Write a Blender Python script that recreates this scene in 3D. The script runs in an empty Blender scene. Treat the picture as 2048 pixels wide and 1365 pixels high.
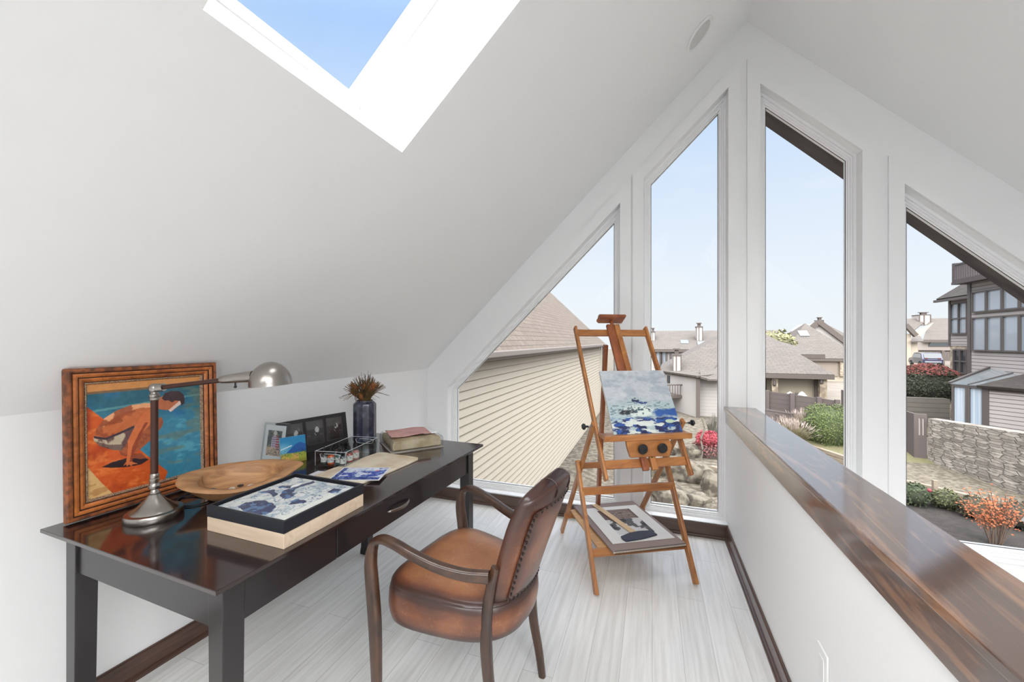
import bpy, math, random
import numpy as np
from mathutils import Vector, Matrix
random.seed(7)
C = bpy.data.scenes[0].collection if bpy.context.scene is None else bpy.context.scene.collection
SC = bpy.context.scene
R = math.radians
def lin(c):
    c = c / 255.0
    return c / 12.92 if c <= 0.04045 else ((c + 0.055) / 1.055) ** 2.4
def S(r, g, b): return (lin(r), lin(g), lin(b), 1.0)

# ------------------------------------------------------------------ camera
F = 796.4; PSI = R(19.4); CH = 1.365
cam = bpy.data.cameras.new('camera'); co = bpy.data.objects.new('camera', cam); C.objects.link(co)
cam.sensor_width = 36.0; cam.lens = 36.0 * F / 2048.0; cam.clip_start = 0.02; cam.clip_end = 600
co.location = (0, 0, CH); co.rotation_euler = (R(90), 0, PSI)
SC.camera = co
# ------------------------------------------------------------------ exposure
SC.view_settings.view_transform = 'Standard'; SC.view_settings.look = 'None'
SC.view_settings.gamma = 1; SC.view_settings.use_curve_mapping = False
SC.view_settings.exposure = 0.0
# ------------------------------------------------------------------ sky: pale at the horizon, blue overhead, plus an added glow behind the camera that lights the room
W = bpy.data.worlds.new('sky'); SC.world = W; W.use_nodes = True
nt = W.node_tree; nt.nodes.clear()
def N(tree, typ, **kw):
    n = tree.nodes.new(typ)
    for k, v in kw.items():
        if k.startswith('i_'): n.inputs[k[2:].replace('_', ' ')].default_value = v
        else: setattr(n, k, v)
    return n
tc = N(nt, 'ShaderNodeTexCoord'); sep = N(nt, 'ShaderNodeSeparateXYZ'); nt.links.new(tc.outputs['Generated'], sep.inputs[0])
ramp = N(nt, 'ShaderNodeValToRGB'); cr = ramp.color_ramp
cr.elements[0].position = 0.0; cr.elements[0].color = S(243, 248, 251)
cr.elements[1].position = 0.12; cr.elements[1].color = S(238, 246, 254)
for p, c in ((0.30, S(222, 236, 253)), (0.48, S(200, 224, 253)), (0.62, S(172, 207, 254)), (0.76, S(146, 190, 254)), (1.0, S(100, 160, 240))):
    e = cr.elements.new(p); e.color = c
nt.links.new(sep.outputs['Z'], ramp.inputs[0])
mp = N(nt, 'ShaderNodeMapping'); mp.inputs['Scale'].default_value = (2.0, 2.0, 7.0); nt.links.new(tc.outputs['Generated'], mp.inputs[0])
no = N(nt, 'ShaderNodeTexNoise', i_Scale=1.6, i_Detail=7.0, i_Roughness=0.55); nt.links.new(mp.outputs[0], no.inputs['Vector'])
cr2 = N(nt, 'ShaderNodeMapRange'); cr2.inputs[1].default_value = 0.55; cr2.inputs[2].default_value = 0.75; cr2.inputs[4].default_value = 0.35
nt.links.new(no.outputs['Fac'], cr2.inputs[0])
mx = N(nt, 'ShaderNodeMix', data_type='RGBA'); nt.links.new(cr2.outputs[0], mx.inputs['Factor']); nt.links.new(ramp.outputs[0], mx.inputs['A'])
mx.inputs['B'].default_value = S(246, 249, 252)
GLOW_GAIN = 10.6
gd = Vector((.15, -.40, .90)).normalized()       # direction of the sky glow added out of view to brighten the room
dt = N(nt, 'ShaderNodeVectorMath', operation='DOT_PRODUCT'); nt.links.new(tc.outputs['Generated'], dt.inputs[0]); dt.inputs[1].default_value = tuple(gd)
sm = N(nt, 'ShaderNodeMapRange'); sm.interpolation_type = 'SMOOTHSTEP'
sm.inputs[1].default_value = 0.22; sm.inputs[2].default_value = 0.92; sm.inputs[3].default_value = 1.0; sm.inputs[4].default_value = GLOW_GAIN
nt.links.new(dt.outputs['Value'], sm.inputs[0])
bg = N(nt, 'ShaderNodeBackground'); wm = N(nt, 'ShaderNodeMix', data_type='RGBA'); wf = N(nt, 'ShaderNodeMapRange'); wf.inputs[1].default_value = .22; wf.inputs[2].default_value = .6; nt.links.new(dt.outputs['Value'], wf.inputs[0]); nt.links.new(wf.outputs[0], wm.inputs['Factor']); nt.links.new(mx.outputs['Result'], wm.inputs['A']); wm.inputs['B'].default_value = (.985, .99, 1.0, 1)
nt.links.new(wm.outputs['Result'], bg.inputs[0]); nt.links.new(sm.outputs[0], bg.inputs[1])
wo = N(nt, 'ShaderNodeOutputWorld'); nt.links.new(bg.outputs[0], wo.inputs[0])
sun = bpy.data.lights.new('sun', 'SUN'); sun.energy = 0.8; sun.angle = R(12); sun.color = (1, .96, .9)
so = bpy.data.objects.new('sun', sun); C.objects.link(so); so.rotation_euler = (R(62), 0, R(-28))

# ------------------------------------------------------------------ geometry helpers
def ray(px, py):
    l = (px - 1024) / F; v = -(py - 682.5) / F; s, c = math.sin(PSI), math.cos(PSI)
    return (l * c - s, l * s + c, v)
def atY(px, py, Y):
    r = ray(px, py); t = Y / r[1]; return Vector((r[0] * t, Y, CH + r[2] * t))
def atZ(px, py, Z):
    r = ray(px, py); t = (Z - CH) / r[2]; return Vector((r[0] * t, r[1] * t, Z))
def atX(px, py, X):
    r = ray(px, py); t = X / r[0]; return Vector((X, r[1] * t, CH + r[2] * t))

def tag(o, label=None, cat=None, group=None, kind=None):
    if label: o['label'] = label
    if cat: o['category'] = cat
    if group: o['group'] = group
    if kind: o['kind'] = kind
    return o
def thing(name, label, cat, loc=(0, 0, 0), rz=0, group=None, parent=None):
    o = bpy.data.objects.new(name, None); C.objects.link(o); o.empty_display_size = .1
    o.location = loc; o.rotation_euler = (0, 0, rz); tag(o, label, cat, group)
    return o
class MB:
    def __init__(s): s.v = []; s.f = []; s.c = []
    def add(s, vs, fs, col=None):
        b = len(s.v); s.v += [tuple(x) for x in vs]; s.f += [tuple(i + b for i in f) for f in fs]
        s.c += (col if col is not None else [0.0] * len(vs))
        return s
    def box(s, c, d, rz=0, M=None):
        x, y, z = (k / 2 for k in d)
        vs = [Vector((i * x, j * y, k * z)) for k in (-1, 1) for j in (-1, 1) for i in (-1, 1)]
        m = Matrix.Translation(Vector(c)) @ (M.to_4x4() if M is not None else Matrix.Rotation(rz, 4, 'Z'))
        return s.add([m @ v for v in vs], [(0, 2, 3, 1), (4, 5, 7, 6), (0, 1, 5, 4), (2, 6, 7, 3), (0, 4, 6, 2), (1, 3, 7, 5)])
    def b2(s, a, b):  # box by two corners
        return s.box([(a[i] + b[i]) / 2 for i in range(3)], [abs(a[i] - b[i]) for i in range(3)])
    def bar(s, p, q, w, t, side=(1, 0, 0), cham=0.0):  # beam p->q, w along side, t across
        p = Vector(p); q = Vector(q); T = (q - p).normalized(); sd = Vector(side); sd = (sd - T * sd.dot(T)).normalized(); n = T.cross(sd)
        M = Matrix((sd, T, n)).transposed()
        return s.box((p + q) / 2, (w, (q - p).length, t), M=M)
    def loft(s, rings, cap=True, closed=True, cols=None):
        n = len(rings[0]); vs = []; fs = []; cc = []
        for i, r in enumerate(rings):
            vs += [tuple(x) for x in r]; cc += [cols[i] if cols else 0.0] * n
        m = len(rings)
        for i in range(m - 1):
            for j in range(n if closed else n - 1):
                k = (j + 1) % n; fs.append((i * n + j, i * n + k, (i + 1) * n + k, (i + 1) * n + j))
        if cap and closed:
            fs.append(tuple(range(n))[::-1]); fs.append(tuple((m - 1) * n + j for j in range(n)))
        return s.add(vs, fs, cc)
    def lathe(s, prof, n=32, c=(0, 0, 0), sx=1, sy=1, M=None, cap=True):
        rings = []
        for r, z in prof:
            ring = [Vector((r * sx * math.cos(2 * math.pi * j / n), r * sy * math.sin(2 * math.pi * j / n), z)) for j in range(n)]
            if M is not None: ring = [M @ p for p in ring]
            rings.append([p + Vector(c) for p in ring])
        return s.loft(rings, cap)
    def tube(s, pts, r, n=10, side=(0, 0, 1), cap=True):
        return s.sweep(pts, lambda t: r if not callable(r) else r(t), None, side, n, 2.0, cap)
    def sweep(s, pts, wf, hf=None, side=(0, 1, 0), n=12, e=2.0, cap=True):
        pts = [Vector(p) for p in pts]; m = len(pts); rings = []
        for i, p in enumerate(pts):
            T = (pts[min(i + 1, m - 1)] - pts[max(i - 1, 0)]).normalized(); sd = Vector(side); sd = sd - T * sd.dot(T)
            if sd.length < 1e-4: sd = T.orthogonal()
            sd.normalize(); nn = T.cross(sd); t = i / (m - 1); w = wf(t) if callable(wf) else wf; h = w if hf is None else (hf(t) if callable(hf) else hf)
            ring = []
            for j in range(n):
                a = 2 * math.pi * (j + .5) / n; ca, sa = math.cos(a), math.sin(a)
                x = math.copysign(abs(ca) ** (2 / e), ca) * w; y = math.copysign(abs(sa) ** (2 / e), sa) * h
                ring.append(p + sd * x + nn * y)
            rings.append(ring)
        return s.loft(rings, cap)
    def prism(s, poly, axis, a, b):  # 2D polygon extruded along axis between a and b
        def mk(p, t): return {'x': (t, p[0], p[1]), 'y': (p[0], t, p[1]), 'z': (p[0], p[1], t)}[axis]
        n = len(poly)
        return s.add([mk(p, a) for p in poly] + [mk(p, b) for p in poly], [tuple(range(n)), tuple(range(2 * n - 1, n - 1, -1))] + [(i, i + n, (i + 1) % n + n, (i + 1) % n) for i in range(n)])
    def ball(s, c, r, n=12, m=8, sc=(1, 1, 1), M=None):
        prof = [(max(1e-4, r * math.sin(math.pi * i / m)), -r * math.cos(math.pi * i / m)) for i in range(m + 1)]
        mm = Matrix.Diagonal(Vector(sc)); mm = (M.to_3x3() @ mm) if M is not None else mm
        return s.lathe(prof, n, c, M=mm)
    def build(s, name, m, parent=None, smooth=False, bevel=0, world=False, attr=None, fix=True, ang=35):
        if world and parent is not None:
            inv = Matrix.LocRotScale(parent.location, parent.rotation_euler, None).inverted(); s.v = [tuple(inv @ Vector(v)) for v in s.v]
        me = bpy.data.meshes.new(name); me.from_pydata(s.v, [], s.f); me.update()
        if fix:
            import bmesh
            b = bmesh.new(); b.from_mesh(me); bmesh.ops.recalc_face_normals(b, faces=b.faces); b.to_mesh(me); b.free()
        if attr:
            at = me.attributes.new(attr, 'FLOAT', 'POINT'); at.data.foreach_set('value', s.c)
        if m: me.materials.append(m)
        o = bpy.data.objects.new(name, me); C.objects.link(o)
        if parent is not None: o.parent = parent
        if smooth:
            me.shade_smooth()
            try: me.set_sharp_from_angle(angle=R(ang))
            except Exception: pass
        if bevel:
            md = o.modifiers.new('bevel', 'BEVEL'); md.width = bevel; md.segments = 2; md.limit_method = 'ANGLE'; md.angle_limit = R(40)
        return o
def struct(name, mb, m, **k): return tag(mb.build(name, m, **k), kind='structure')
def spline(P, n=8, closed=False):
    P = [Vector(p) for p in P]; out = []; m = len(P)
    for i in range(m if closed else m - 1):
        p0 = P[(i - 1) % m] if (closed or i > 0) else P[0] * 2 - P[1]; p1 = P[i]; p2 = P[(i + 1) % m]
        p3 = P[(i + 2) % m] if (closed or i + 2 < m) else P[-1] * 2 - P[-2]
        for k in range(n):
            t = k / n; out.append(0.5 * ((2 * p1) + (p2 - p0) * t + (2 * p0 - 5 * p1 + 4 * p2 - p3) * t * t + (3 * p1 - p0 - 3 * p2 + p3) * t ** 3))
    if not closed: out.append(P[-1])
    return out
def lerp(a, b, t): return a + (b - a) * t
def interp(xs, t):  # piecewise list of (t, value)
    for (a, va), (b, vb) in zip(xs, xs[1:]):
        if t <= b: return lerp(va, vb, (t - a) / (b - a))
    return xs[-1][1]
def holed(name, outer, holes, axis_fn, m, thick=None):
    """flat polygon with holes; filled through a 2D curve, then mapped to 3D"""
    cu = bpy.data.curves.new(name, 'CURVE'); cu.dimensions = '2D'; cu.fill_mode = 'BOTH'
    for poly in [outer] + holes:
        sp = cu.splines.new('POLY'); sp.points.add(len(poly) - 1); sp.use_cyclic_u = True
        for i, p in enumerate(poly): sp.points[i].co = (p[0], p[1], 0, 1)
    if thick: cu.extrude = thick / 2
    t = bpy.data.objects.new(name, cu); C.objects.link(t)
    dg = bpy.context.evaluated_depsgraph_get(); dg.update(); me = bpy.data.meshes.new_from_object(t.evaluated_get(dg))
    bpy.data.objects.remove(t)
    for v in me.vertices: v.co = axis_fn(v.co)
    me.name = name; me.materials.clear(); me.materials.append(m); me.update()
    o = bpy.data.objects.new(name, me); C.objects.link(o); return o

# ------------------------------------------------------------------ materials
MATS = {}
def mat(name, col, rough=.5, metal=0, spec=.5, coat=0, bump=None, noise=None, trans=0, emit=None, ior=None):
    """principled; noise=(scale, amount, colour2) mixes; bump=(scale,strength)"""
    if name in MATS: return MATS[name]
    m = bpy.data.materials.new(name); m.use_nodes = True; t = m.node_tree; p = t.nodes['Principled BSDF']
    p.inputs['Base Color'].default_value = col; p.inputs['Roughness'].default_value = rough; p.inputs['Metallic'].default_value = metal
    p.inputs['Specular IOR Level'].default_value = spec; p.inputs['Coat Weight'].default_value = coat; p.inputs['Coat Roughness'].default_value = .08
    p.inputs['Transmission Weight'].default_value = trans
    if ior: p.inputs['IOR'].default_value = ior
    if noise or bump: tcn = t.nodes.new('ShaderNodeTexCoord')
    if noise:
        sc, lo, hi, col2 = noise
        mpn = N(t, 'ShaderNodeMapping'); t.links.new(tcn.outputs['Object'], mpn.inputs[0])
        if isinstance(sc, tuple): mpn.inputs['Scale'].default_value = sc; sc = 1
        nn = N(t, 'ShaderNodeTexNoise', i_Scale=sc, i_Detail=6.0); t.links.new(mpn.outputs[0], nn.inputs['Vector'])
        mr = N(t, 'ShaderNodeMapRange'); mr.inputs[1].default_value = lo; mr.inputs[2].default_value = hi; t.links.new(nn.outputs['Fac'], mr.inputs[0])
        mx = N(t, 'ShaderNodeMix', data_type='RGBA'); t.links.new(mr.outputs[0], mx.inputs['Factor']); mx.inputs['A'].default_value = col; mx.inputs['B'].default_value = col2
        t.links.new(mx.outputs['Result'], p.inputs['Base Color'])
    if bump:
        sc, st = bump
        mpb = N(t, 'ShaderNodeMapping'); t.links.new(tcn.outputs['Object'], mpb.inputs[0])
        if isinstance(sc, tuple): mpb.inputs['Scale'].default_value = sc; sc = 1
        nb = N(t, 'ShaderNodeTexNoise', i_Scale=sc, i_Detail=5.0); t.links.new(mpb.outputs[0], nb.inputs['Vector'])
        b = N(t, 'ShaderNodeBump', i_Strength=st, i_Distance=.01); t.links.new(nb.outputs['Fac'], b.inputs['Height']); t.links.new(b.outputs[0], p.inputs['Normal'])
    MATS[name] = m; return m
def wood(name, c1, c2, sc=(3, 40, 40), rough=.4, coat=0, coord='Object', wav=0, dark=None):
    """grain stretched along one axis: sc gives the scale per axis (small = along the grain)"""
    if name in MATS: return MATS[name]
    m = bpy.data.materials.new(name); m.use_nodes = True; t = m.node_tree; p = t.nodes['Principled BSDF']
    p.inputs['Roughness'].default_value = rough; p.inputs['Coat Weight'].default_value = coat; p.inputs['Coat Roughness'].default_value = .1
    tcn = t.nodes.new('ShaderNodeTexCoord'); mpn = N(t, 'ShaderNodeMapping'); mpn.inputs['Scale'].default_value = sc; t.links.new(tcn.outputs[coord], mpn.inputs[0])
    nn = N(t, 'ShaderNodeTexNoise', i_Scale=1.0, i_Detail=8.0, i_Roughness=.62, i_Distortion=1.2); t.links.new(mpn.outputs[0], nn.inputs['Vector'])
    src = nn.outputs['Fac']
    if wav:
        wv = N(t, 'ShaderNodeMath', operation='MULTIPLY'); t.links.new(src, wv.inputs[0]); wv.inputs[1].default_value = wav
        fr = N(t, 'ShaderNodeMath', operation='PINGPONG'); t.links.new(wv.outputs[0], fr.inputs[0]); fr.inputs[1].default_value = .5
        m2 = N(t, 'ShaderNodeMath', operation='MULTIPLY'); t.links.new(fr.outputs[0], m2.inputs[0]); m2.inputs[1].default_value = 1.6; src = m2.outputs[0]
    r = N(t, 'ShaderNodeValToRGB'); r.color_ramp.elements[0].position = .3; r.color_ramp.elements[1].position = .7
    r.color_ramp.elements[0].color = c1; r.color_ramp.elements[1].color = c2; t.links.new(src, r.inputs[0]); t.links.new(r.outputs[0], p.inputs['Base Color'])
    b = N(t, 'ShaderNodeBump', i_Strength=.12, i_Distance=.002); t.links.new(src, b.inputs['Height']); t.links.new(b.outputs[0], p.inputs['Normal'])
    MATS[name] = m; return m
def artmat(name='painted_colours', rough=.6, coat=0):
    if name in MATS: return MATS[name]
    m = bpy.data.materials.new(name); m.use_nodes = True; t = m.node_tree; p = t.nodes['Principled BSDF']; p.inputs['Roughness'].default_value = rough; p.inputs['Coat Weight'].default_value = coat
    a = N(t, 'ShaderNodeAttribute', attribute_name='paint'); t.links.new(a.outputs['Color'], p.inputs['Base Color']); MATS[name] = m; return m
def glassmat(name, tint=(1, 1, 1, 1), refl=.06):
    if name in MATS: return MATS[name]
    m = bpy.data.materials.new(name); m.use_nodes = True; t = m.node_tree; t.nodes.clear()
    tr = N(t, 'ShaderNodeBsdfTransparent'); tr.inputs[0].default_value = tint; gl = N(t, 'ShaderNodeBsdfGlossy'); gl.inputs['Roughness'].default_value = .02
    fr = N(t, 'ShaderNodeFresnel'); ge = N(t, 'ShaderNodeNewGeometry'); ir = N(t, 'ShaderNodeMapRange'); io = 1.15 if refl < .1 else 1.4
    ir.inputs[3].default_value = io; ir.inputs[4].default_value = 1 / io; t.links.new(ge.outputs['Backfacing'], ir.inputs[0]); t.links.new(ir.outputs[0], fr.inputs[0]); mx = N(t, 'ShaderNodeMixShader'); o = N(t, 'ShaderNodeOutputMaterial')
    t.links.new(fr.outputs[0], mx.inputs[0]); t.links.new(tr.outputs[0], mx.inputs[1]); t.links.new(gl.outputs[0], mx.inputs[2]); t.links.new(mx.outputs[0], o.inputs[0])
    MATS[name] = m; return m
def courses(name, c, linec, pitch, line_w=.12, axis='Z', rough=.8, c2=None, brick=None):
    """horizontal boards: dark line every `pitch` metres (world height), painted lap shadow on siding, joint elsewhere"""
    if name in MATS: return MATS[name]
    m = bpy.data.materials.new(name); m.use_nodes = True; t = m.node_tree; p = t.nodes['Principled BSDF']; p.inputs['Roughness'].default_value = rough
    g = N(t, 'ShaderNodeNewGeometry'); se = N(t, 'ShaderNodeSeparateXYZ'); t.links.new(g.outputs['Position'], se.inputs[0])
    d = N(t, 'ShaderNodeMath', operation='DIVIDE'); t.links.new(se.outputs[axis], d.inputs[0]); d.inputs[1].default_value = pitch
    f = N(t, 'ShaderNodeMath', operation='FRACT'); t.links.new(d.outputs[0], f.inputs[0])
    l = N(t, 'ShaderNodeMath', operation='LESS_THAN'); t.links.new(f.outputs[0], l.inputs[0]); l.inputs[1].default_value = line_w
    nn = N(t, 'ShaderNodeTexNoise', i_Scale=1.5, i_Detail=6.0); t.links.new(g.outputs['Position'], nn.inputs['Vector'])
    m1 = N(t, 'ShaderNodeMix', data_type='RGBA'); t.links.new(nn.outputs['Fac'], m1.inputs['Factor']); m1.inputs['A'].default_value = c; m1.inputs['B'].default_value = c2 or c
    m2 = N(t, 'ShaderNodeMix', data_type='RGBA'); t.links.new(l.outputs[0], m2.inputs['Factor']); t.links.new(m1.outputs['Result'], m2.inputs['A']); m2.inputs['B'].default_value = linec
    t.links.new(m2.outputs['Result'], p.inputs['Base Color']); MATS[name] = m; return m
def shingle(name, c1, c2, linec, sc=1.0, rough=.9, w=.3, h=.14, mortar=.012, rot=(0, 0, 0), coord='UV'):
    if name in MATS: return MATS[name]
    m = bpy.data.materials.new(name); m.use_nodes = True; t = m.node_tree; p = t.nodes['Principled BSDF']; p.inputs['Roughness'].default_value = rough
    tcn = N(t, 'ShaderNodeTexCoord'); b = N(t, 'ShaderNodeTexBrick'); b.inputs['Color1'].default_value = c1; b.inputs['Color2'].default_value = c2; b.inputs['Mortar'].default_value = linec
    b.inputs['Scale'].default_value = 1.0; b.inputs['Brick Width'].default_value = w; b.inputs['Row Height'].default_value = h; b.inputs['Mortar Size'].default_value = mortar
    nn = N(t, 'ShaderNodeTexNoise', i_Scale=9.0, i_Detail=4.0); t.links.new(tcn.outputs[coord], b.inputs['Vector']); t.links.new(tcn.outputs[coord], nn.inputs['Vector'])
    mx = N(t, 'ShaderNodeMix', data_type='RGBA'); mx.blend_type = 'MULTIPLY'; mx.inputs['Factor'].default_value = .5; t.links.new(b.outputs[0], mx.inputs['A']); t.links.new(nn.outputs['Fac'], mx.inputs['B'])
    t.links.new(mx.outputs['Result'], p.inputs['Base Color']); MATS[name] = m; return m
def uvset(o, fn):
    me = o.data; uv = me.uv_layers.new(name='uv')
    for l in me.loops: uv.data[l.index].uv = fn(me.vertices[l.vertex_index].co)

white_wall = mat('white_wall_paint', (.862, .862, .858, 1), .6, spec=.3, bump=(9, .10))
white_ceil = mat('white_ceiling_paint', (.868, .868, .863, 1), .65, spec=.3, bump=(7, .16))
white_trim = mat('white_vinyl_frame', (.88, .88, .88, 1), .35)
shaft_m = mat('skylight_shaft_paint', (.88, .88, .88, 1), .6)
dark_base = wood('dark_walnut_baseboard', S(62, 44, 38), S(98, 72, 60), (30, 2, 30), .35, .3)
dark_base_x = wood('dark_walnut_baseboard_across', S(62, 44, 38), S(98, 72, 60), (2, 30, 30), .35, .3)
rail_m = wood('walnut_stained_oak', S(82, 56, 42), S(140, 100, 72), (7, .8, 7), .3, 1.0, wav=4); rail_m.node_tree.nodes['Principled BSDF'].inputs['Coat IOR'].default_value = 2.6
window_glass = glassmat('window_glass', (.98, .99, .99, 1), .04)
acrylic = glassmat('clear_acrylic', (.93, .95, .95, 1), .2)
black_gap = mat('black_gasket', (.02, .02, .02, 1), .6)

# ================================================================== THE ROOM
D = 3.07; XR = .6; ZR = 3.53; ZK = 1.12; SL = .975
def xk(Y): return -1.975 + .0335 * (Y - 1.0) if Y <= -1 else (-1.975 + .0495 * (Y - 1))   # the knee wall runs a touch off square
def xk(Y): return -1.975 + .0495 * (Y - 1)
YB = -3.4
# floor (bleached bamboo planks)
def floor_material():
    m = bpy.data.materials.new('white_washed_plank_floor'); m.use_nodes = True; t = m.node_tree; p = t.nodes['Principled BSDF']
    g = N(t, 'ShaderNodeNewGeometry'); mp_ = N(t, 'ShaderNodeMapping'); mp_.inputs['Rotation'].default_value = (0, 0, R(90 - 0.0)); t.links.new(g.outputs['Position'], mp_.inputs[0])
    b = N(t, 'ShaderNodeTexBrick'); b.inputs['Scale'].default_value = 1; b.inputs['Brick Width'].default_value = 1.15; b.inputs['Row Height'].default_value = .127
    b.inputs['Mortar Size'].default_value = .0012; b.inputs['Mortar Smooth'].default_value = .3; b.offset = .37
    b.inputs['Color1'].default_value = (.88, .87, .845, 1); b.inputs['Color2'].default_value = (.82, .81, .78, 1); b.inputs['Mortar'].default_value = (.56, .54, .52, 1)
    t.links.new(mp_.outputs[0], b.inputs['Vector'])
    m2 = N(t, 'ShaderNodeMapping'); m2.inputs['Scale'].default_value = (55, 2.2, 1); t.links.new(g.outputs['Position'], m2.inputs[0])
    nn = N(t, 'ShaderNodeTexNoise', i_Scale=1.0, i_Detail=6.0, i_Roughness=.6); t.links.new(m2.outputs[0], nn.inputs['Vector'])
    r = N(t, 'ShaderNodeValToRGB'); r.color_ramp.elements[0].position = .32; r.color_ramp.elements[0].color = (.80, .79, .775, 1); r.color_ramp.elements[1].position = .6; r.color_ramp.elements[1].color = (1, 1, 1, 1)
    t.links.new(nn.outputs['Fac'], r.inputs[0])
    mx = N(t, 'ShaderNodeMix', data_type='RGBA'); mx.blend_type = 'MULTIPLY'; mx.inputs['Factor'].default_value = .8; t.links.new(b.outputs[0], mx.inputs['A']); t.links.new(r.outputs[0], mx.inputs['B'])
    t.links.new(mx.outputs['Result'], p.inputs['Base Color']); p.inputs['Roughness'].default_value = .32
    return m
struct('floor', MB().b2((-2.3, YB, -.12), (.62, D + .2, 0)), floor_material())
struct('wall_left', MB().add([(xk(YB), YB, 0), (xk(D), D, 0), (xk(D), D, ZK), (xk(YB), YB, ZK), (xk(YB) - .12, YB, 0), (xk(D) - .12, D, 0), (xk(D) - .12, D, ZK), (xk(YB) - .12, YB, ZK)],
       [(0, 1, 2, 3), (7, 6, 5, 4), (0, 3, 7, 4), (1, 5, 6, 2), (3, 2, 6, 7), (0, 4, 5, 1)]), white_wall)
# ceiling, left slope with the skylight opening, and right slope
def PC(u, Y): return (lerp(xk(Y), XR, u), Y, lerp(ZK, ZR, u))
SKX0, SKX1, SKY0, SKY1 = -.9, .02, .605, 1.32
def ucol(x): return (ZR - (XR - x) * SL * .978 - ZK) / (ZR - ZK)
U0 = (2.10 - ZK) / (ZR - ZK); U1 = (2.98 - ZK) / (ZR - ZK)
us = [0, .16, U0, U1, .88, 1]; ys = [YB, -3.1, -.75, SKY0, SKY1, D + .12]   # added unseen roof opening behind the camera for fill daylight, then the skylight in view
mb = MB()
def skp(i, j):
    p = PC(us[i], ys[j]); return p
for i in range(5):
    for j in range(5):
        if (i in (2, 3) and j == 1) or (i == 2 and j == 3): continue
        mb.add([skp(i, j), skp(i, j + 1), skp(i + 1, j + 1), skp(i + 1, j)], [(0, 1, 2, 3)])
struct('ceiling', mb, white_ceil, fix=False)
XE = 3.05; ZE = ZR - SL * (XE - XR)
mb = MB(); xs_ = [XR, 1.0, 2.5, XE]; ys_ = [YB, -3.1, -.45, D + .12]
for i in range(3):
    for j in range(3):
        if i == 1 and j == 1: continue                 # second added roof opening, out of view, lets fill daylight in over the hall
        mb.add([(x, y, ZR - SL * (x - XR)) for x, y in ((xs_[i], ys_[j]), (xs_[i], ys_[j + 1]), (xs_[i + 1], ys_[j + 1]), (xs_[i + 1], ys_[j]))], [(0, 1, 2, 3)])
struct('ceiling', mb, white_ceil, fix=False)
struct('wall_front', MB().prism([(xk(YB) - .1, -.12), (.62, -.12), (.62, -2.75), (XE, -2.75), (XE, ZE), (XR, ZR), (xk(YB) - .1, ZK - .1)], 'y', YB - .1, YB), white_wall)
nrm = Vector((-SL, 0, 1)).normalized()
def off(p, d): return Vector(p) + nrm * d
c4 = [skp(2, 3), skp(2, 4), skp(3, 4), skp(3, 3)]; o4 = [off(p, .31) for p in c4]
win = tag(thing('window_5', None, None), kind='structure'); win.location = (-.5, 1, 2.4)
mb = MB()
for k in range(4): mb.add([c4[k], c4[(k + 1) % 4], o4[(k + 1) % 4], o4[k]], [(0, 1, 2, 3)])
mb.build('skylight_shaft', shaft_m, win, world=True, fix=False)
cen = sum(o4, Vector()) / 4
def inset(pts, d, c):
    out = []; n = len(pts)
    for k in range(n):
        a = (pts[(k - 1) % n] - pts[k]).normalized(); b = (pts[(k + 1) % n] - pts[k]).normalized(); out.append(pts[k] + (a + b) * d)
    return out
i4 = inset(o4, .028, cen); mb = MB()
for (A, B) in ((o4, i4),):
    A1 = [p + nrm * -.02 for p in A]; B1 = [p + nrm * -.02 for p in B]; B2 = [p + nrm * .05 for p in B]
    for k in range(4):
        l = (k + 1) % 4
        mb.add([A1[k], A1[l], B1[l], B1[k]], [(0, 1, 2, 3)]); mb.add([B1[k], B1[l], B2[l], B2[k]], [(0, 1, 2, 3)])
mb.build('skylight_frame', white_trim, win, world=True, fix=False)
MB().add([p + nrm * .03 for p in i4], [(0, 1, 2, 3)]).build('skylight_glass', window_glass, win, world=True, fix=False)

# gable wall with its four windows
gy = D + .08
glass_polys = {
    1: [(-1.618, .160), (-.277, .160), (-.277, 2.271), (-1.618, .944)],
    2: [(-.009, .155), (.440, .155), (.440, 2.978), (-.009, 2.532)],
    3: [(.732, .155), (1.181, .155), (1.181, 2.532), (.732, 2.966)],
    4: [(1.491, .155), (2.830, .155), (2.830, .900), (1.491, 2.197)]}
def offpoly(P, d):  # grow a CCW polygon by d
    n = len(P); out = []
    for k in range(n):
        p0, p1, p2 = Vector(P[k - 1]), Vector(P[k]), Vector(P[(k + 1) % n]); e1 = (p1 - p0).normalized(); e2 = (p2 - p1).normalized()
        n1 = Vector((e1.y, -e1.x)); n2 = Vector((e2.y, -e2.x)); bis = (n1 + n2).normalized(); out.append(tuple(p1 + bis * d / max(.2, bis.dot(n1))))
    return out
opens = {k: offpoly(P, .05) for k, P in glass_polys.items()}
outer = [(xk(D) - .1, -.12), (.62, -.12), (.62, -2.75), (XE, -2.75), (XE, ZE), (XR, ZR), (xk(D) - .1, ZK - .06)]
wt = .16
gw = holed('wall_back', outer, list(opens.values()), lambda c: Vector((c.x, D + wt / 2 + c.z, c.y)), white_wall, wt); tag(gw, kind='structure')
def ringmesh(mb, A, B, ya, yb):  # strip between polygon A at ya and polygon B at yb
    n = len(A)
    for k in range(n):
        l = (k + 1) % n; mb.add([(A[k][0], ya, A[k][1]), (A[l][0], ya, A[l][1]), (B[l][0], yb, B[l][1]), (B[k][0], yb, B[k][1])], [(0, 1, 2, 3)])
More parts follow.
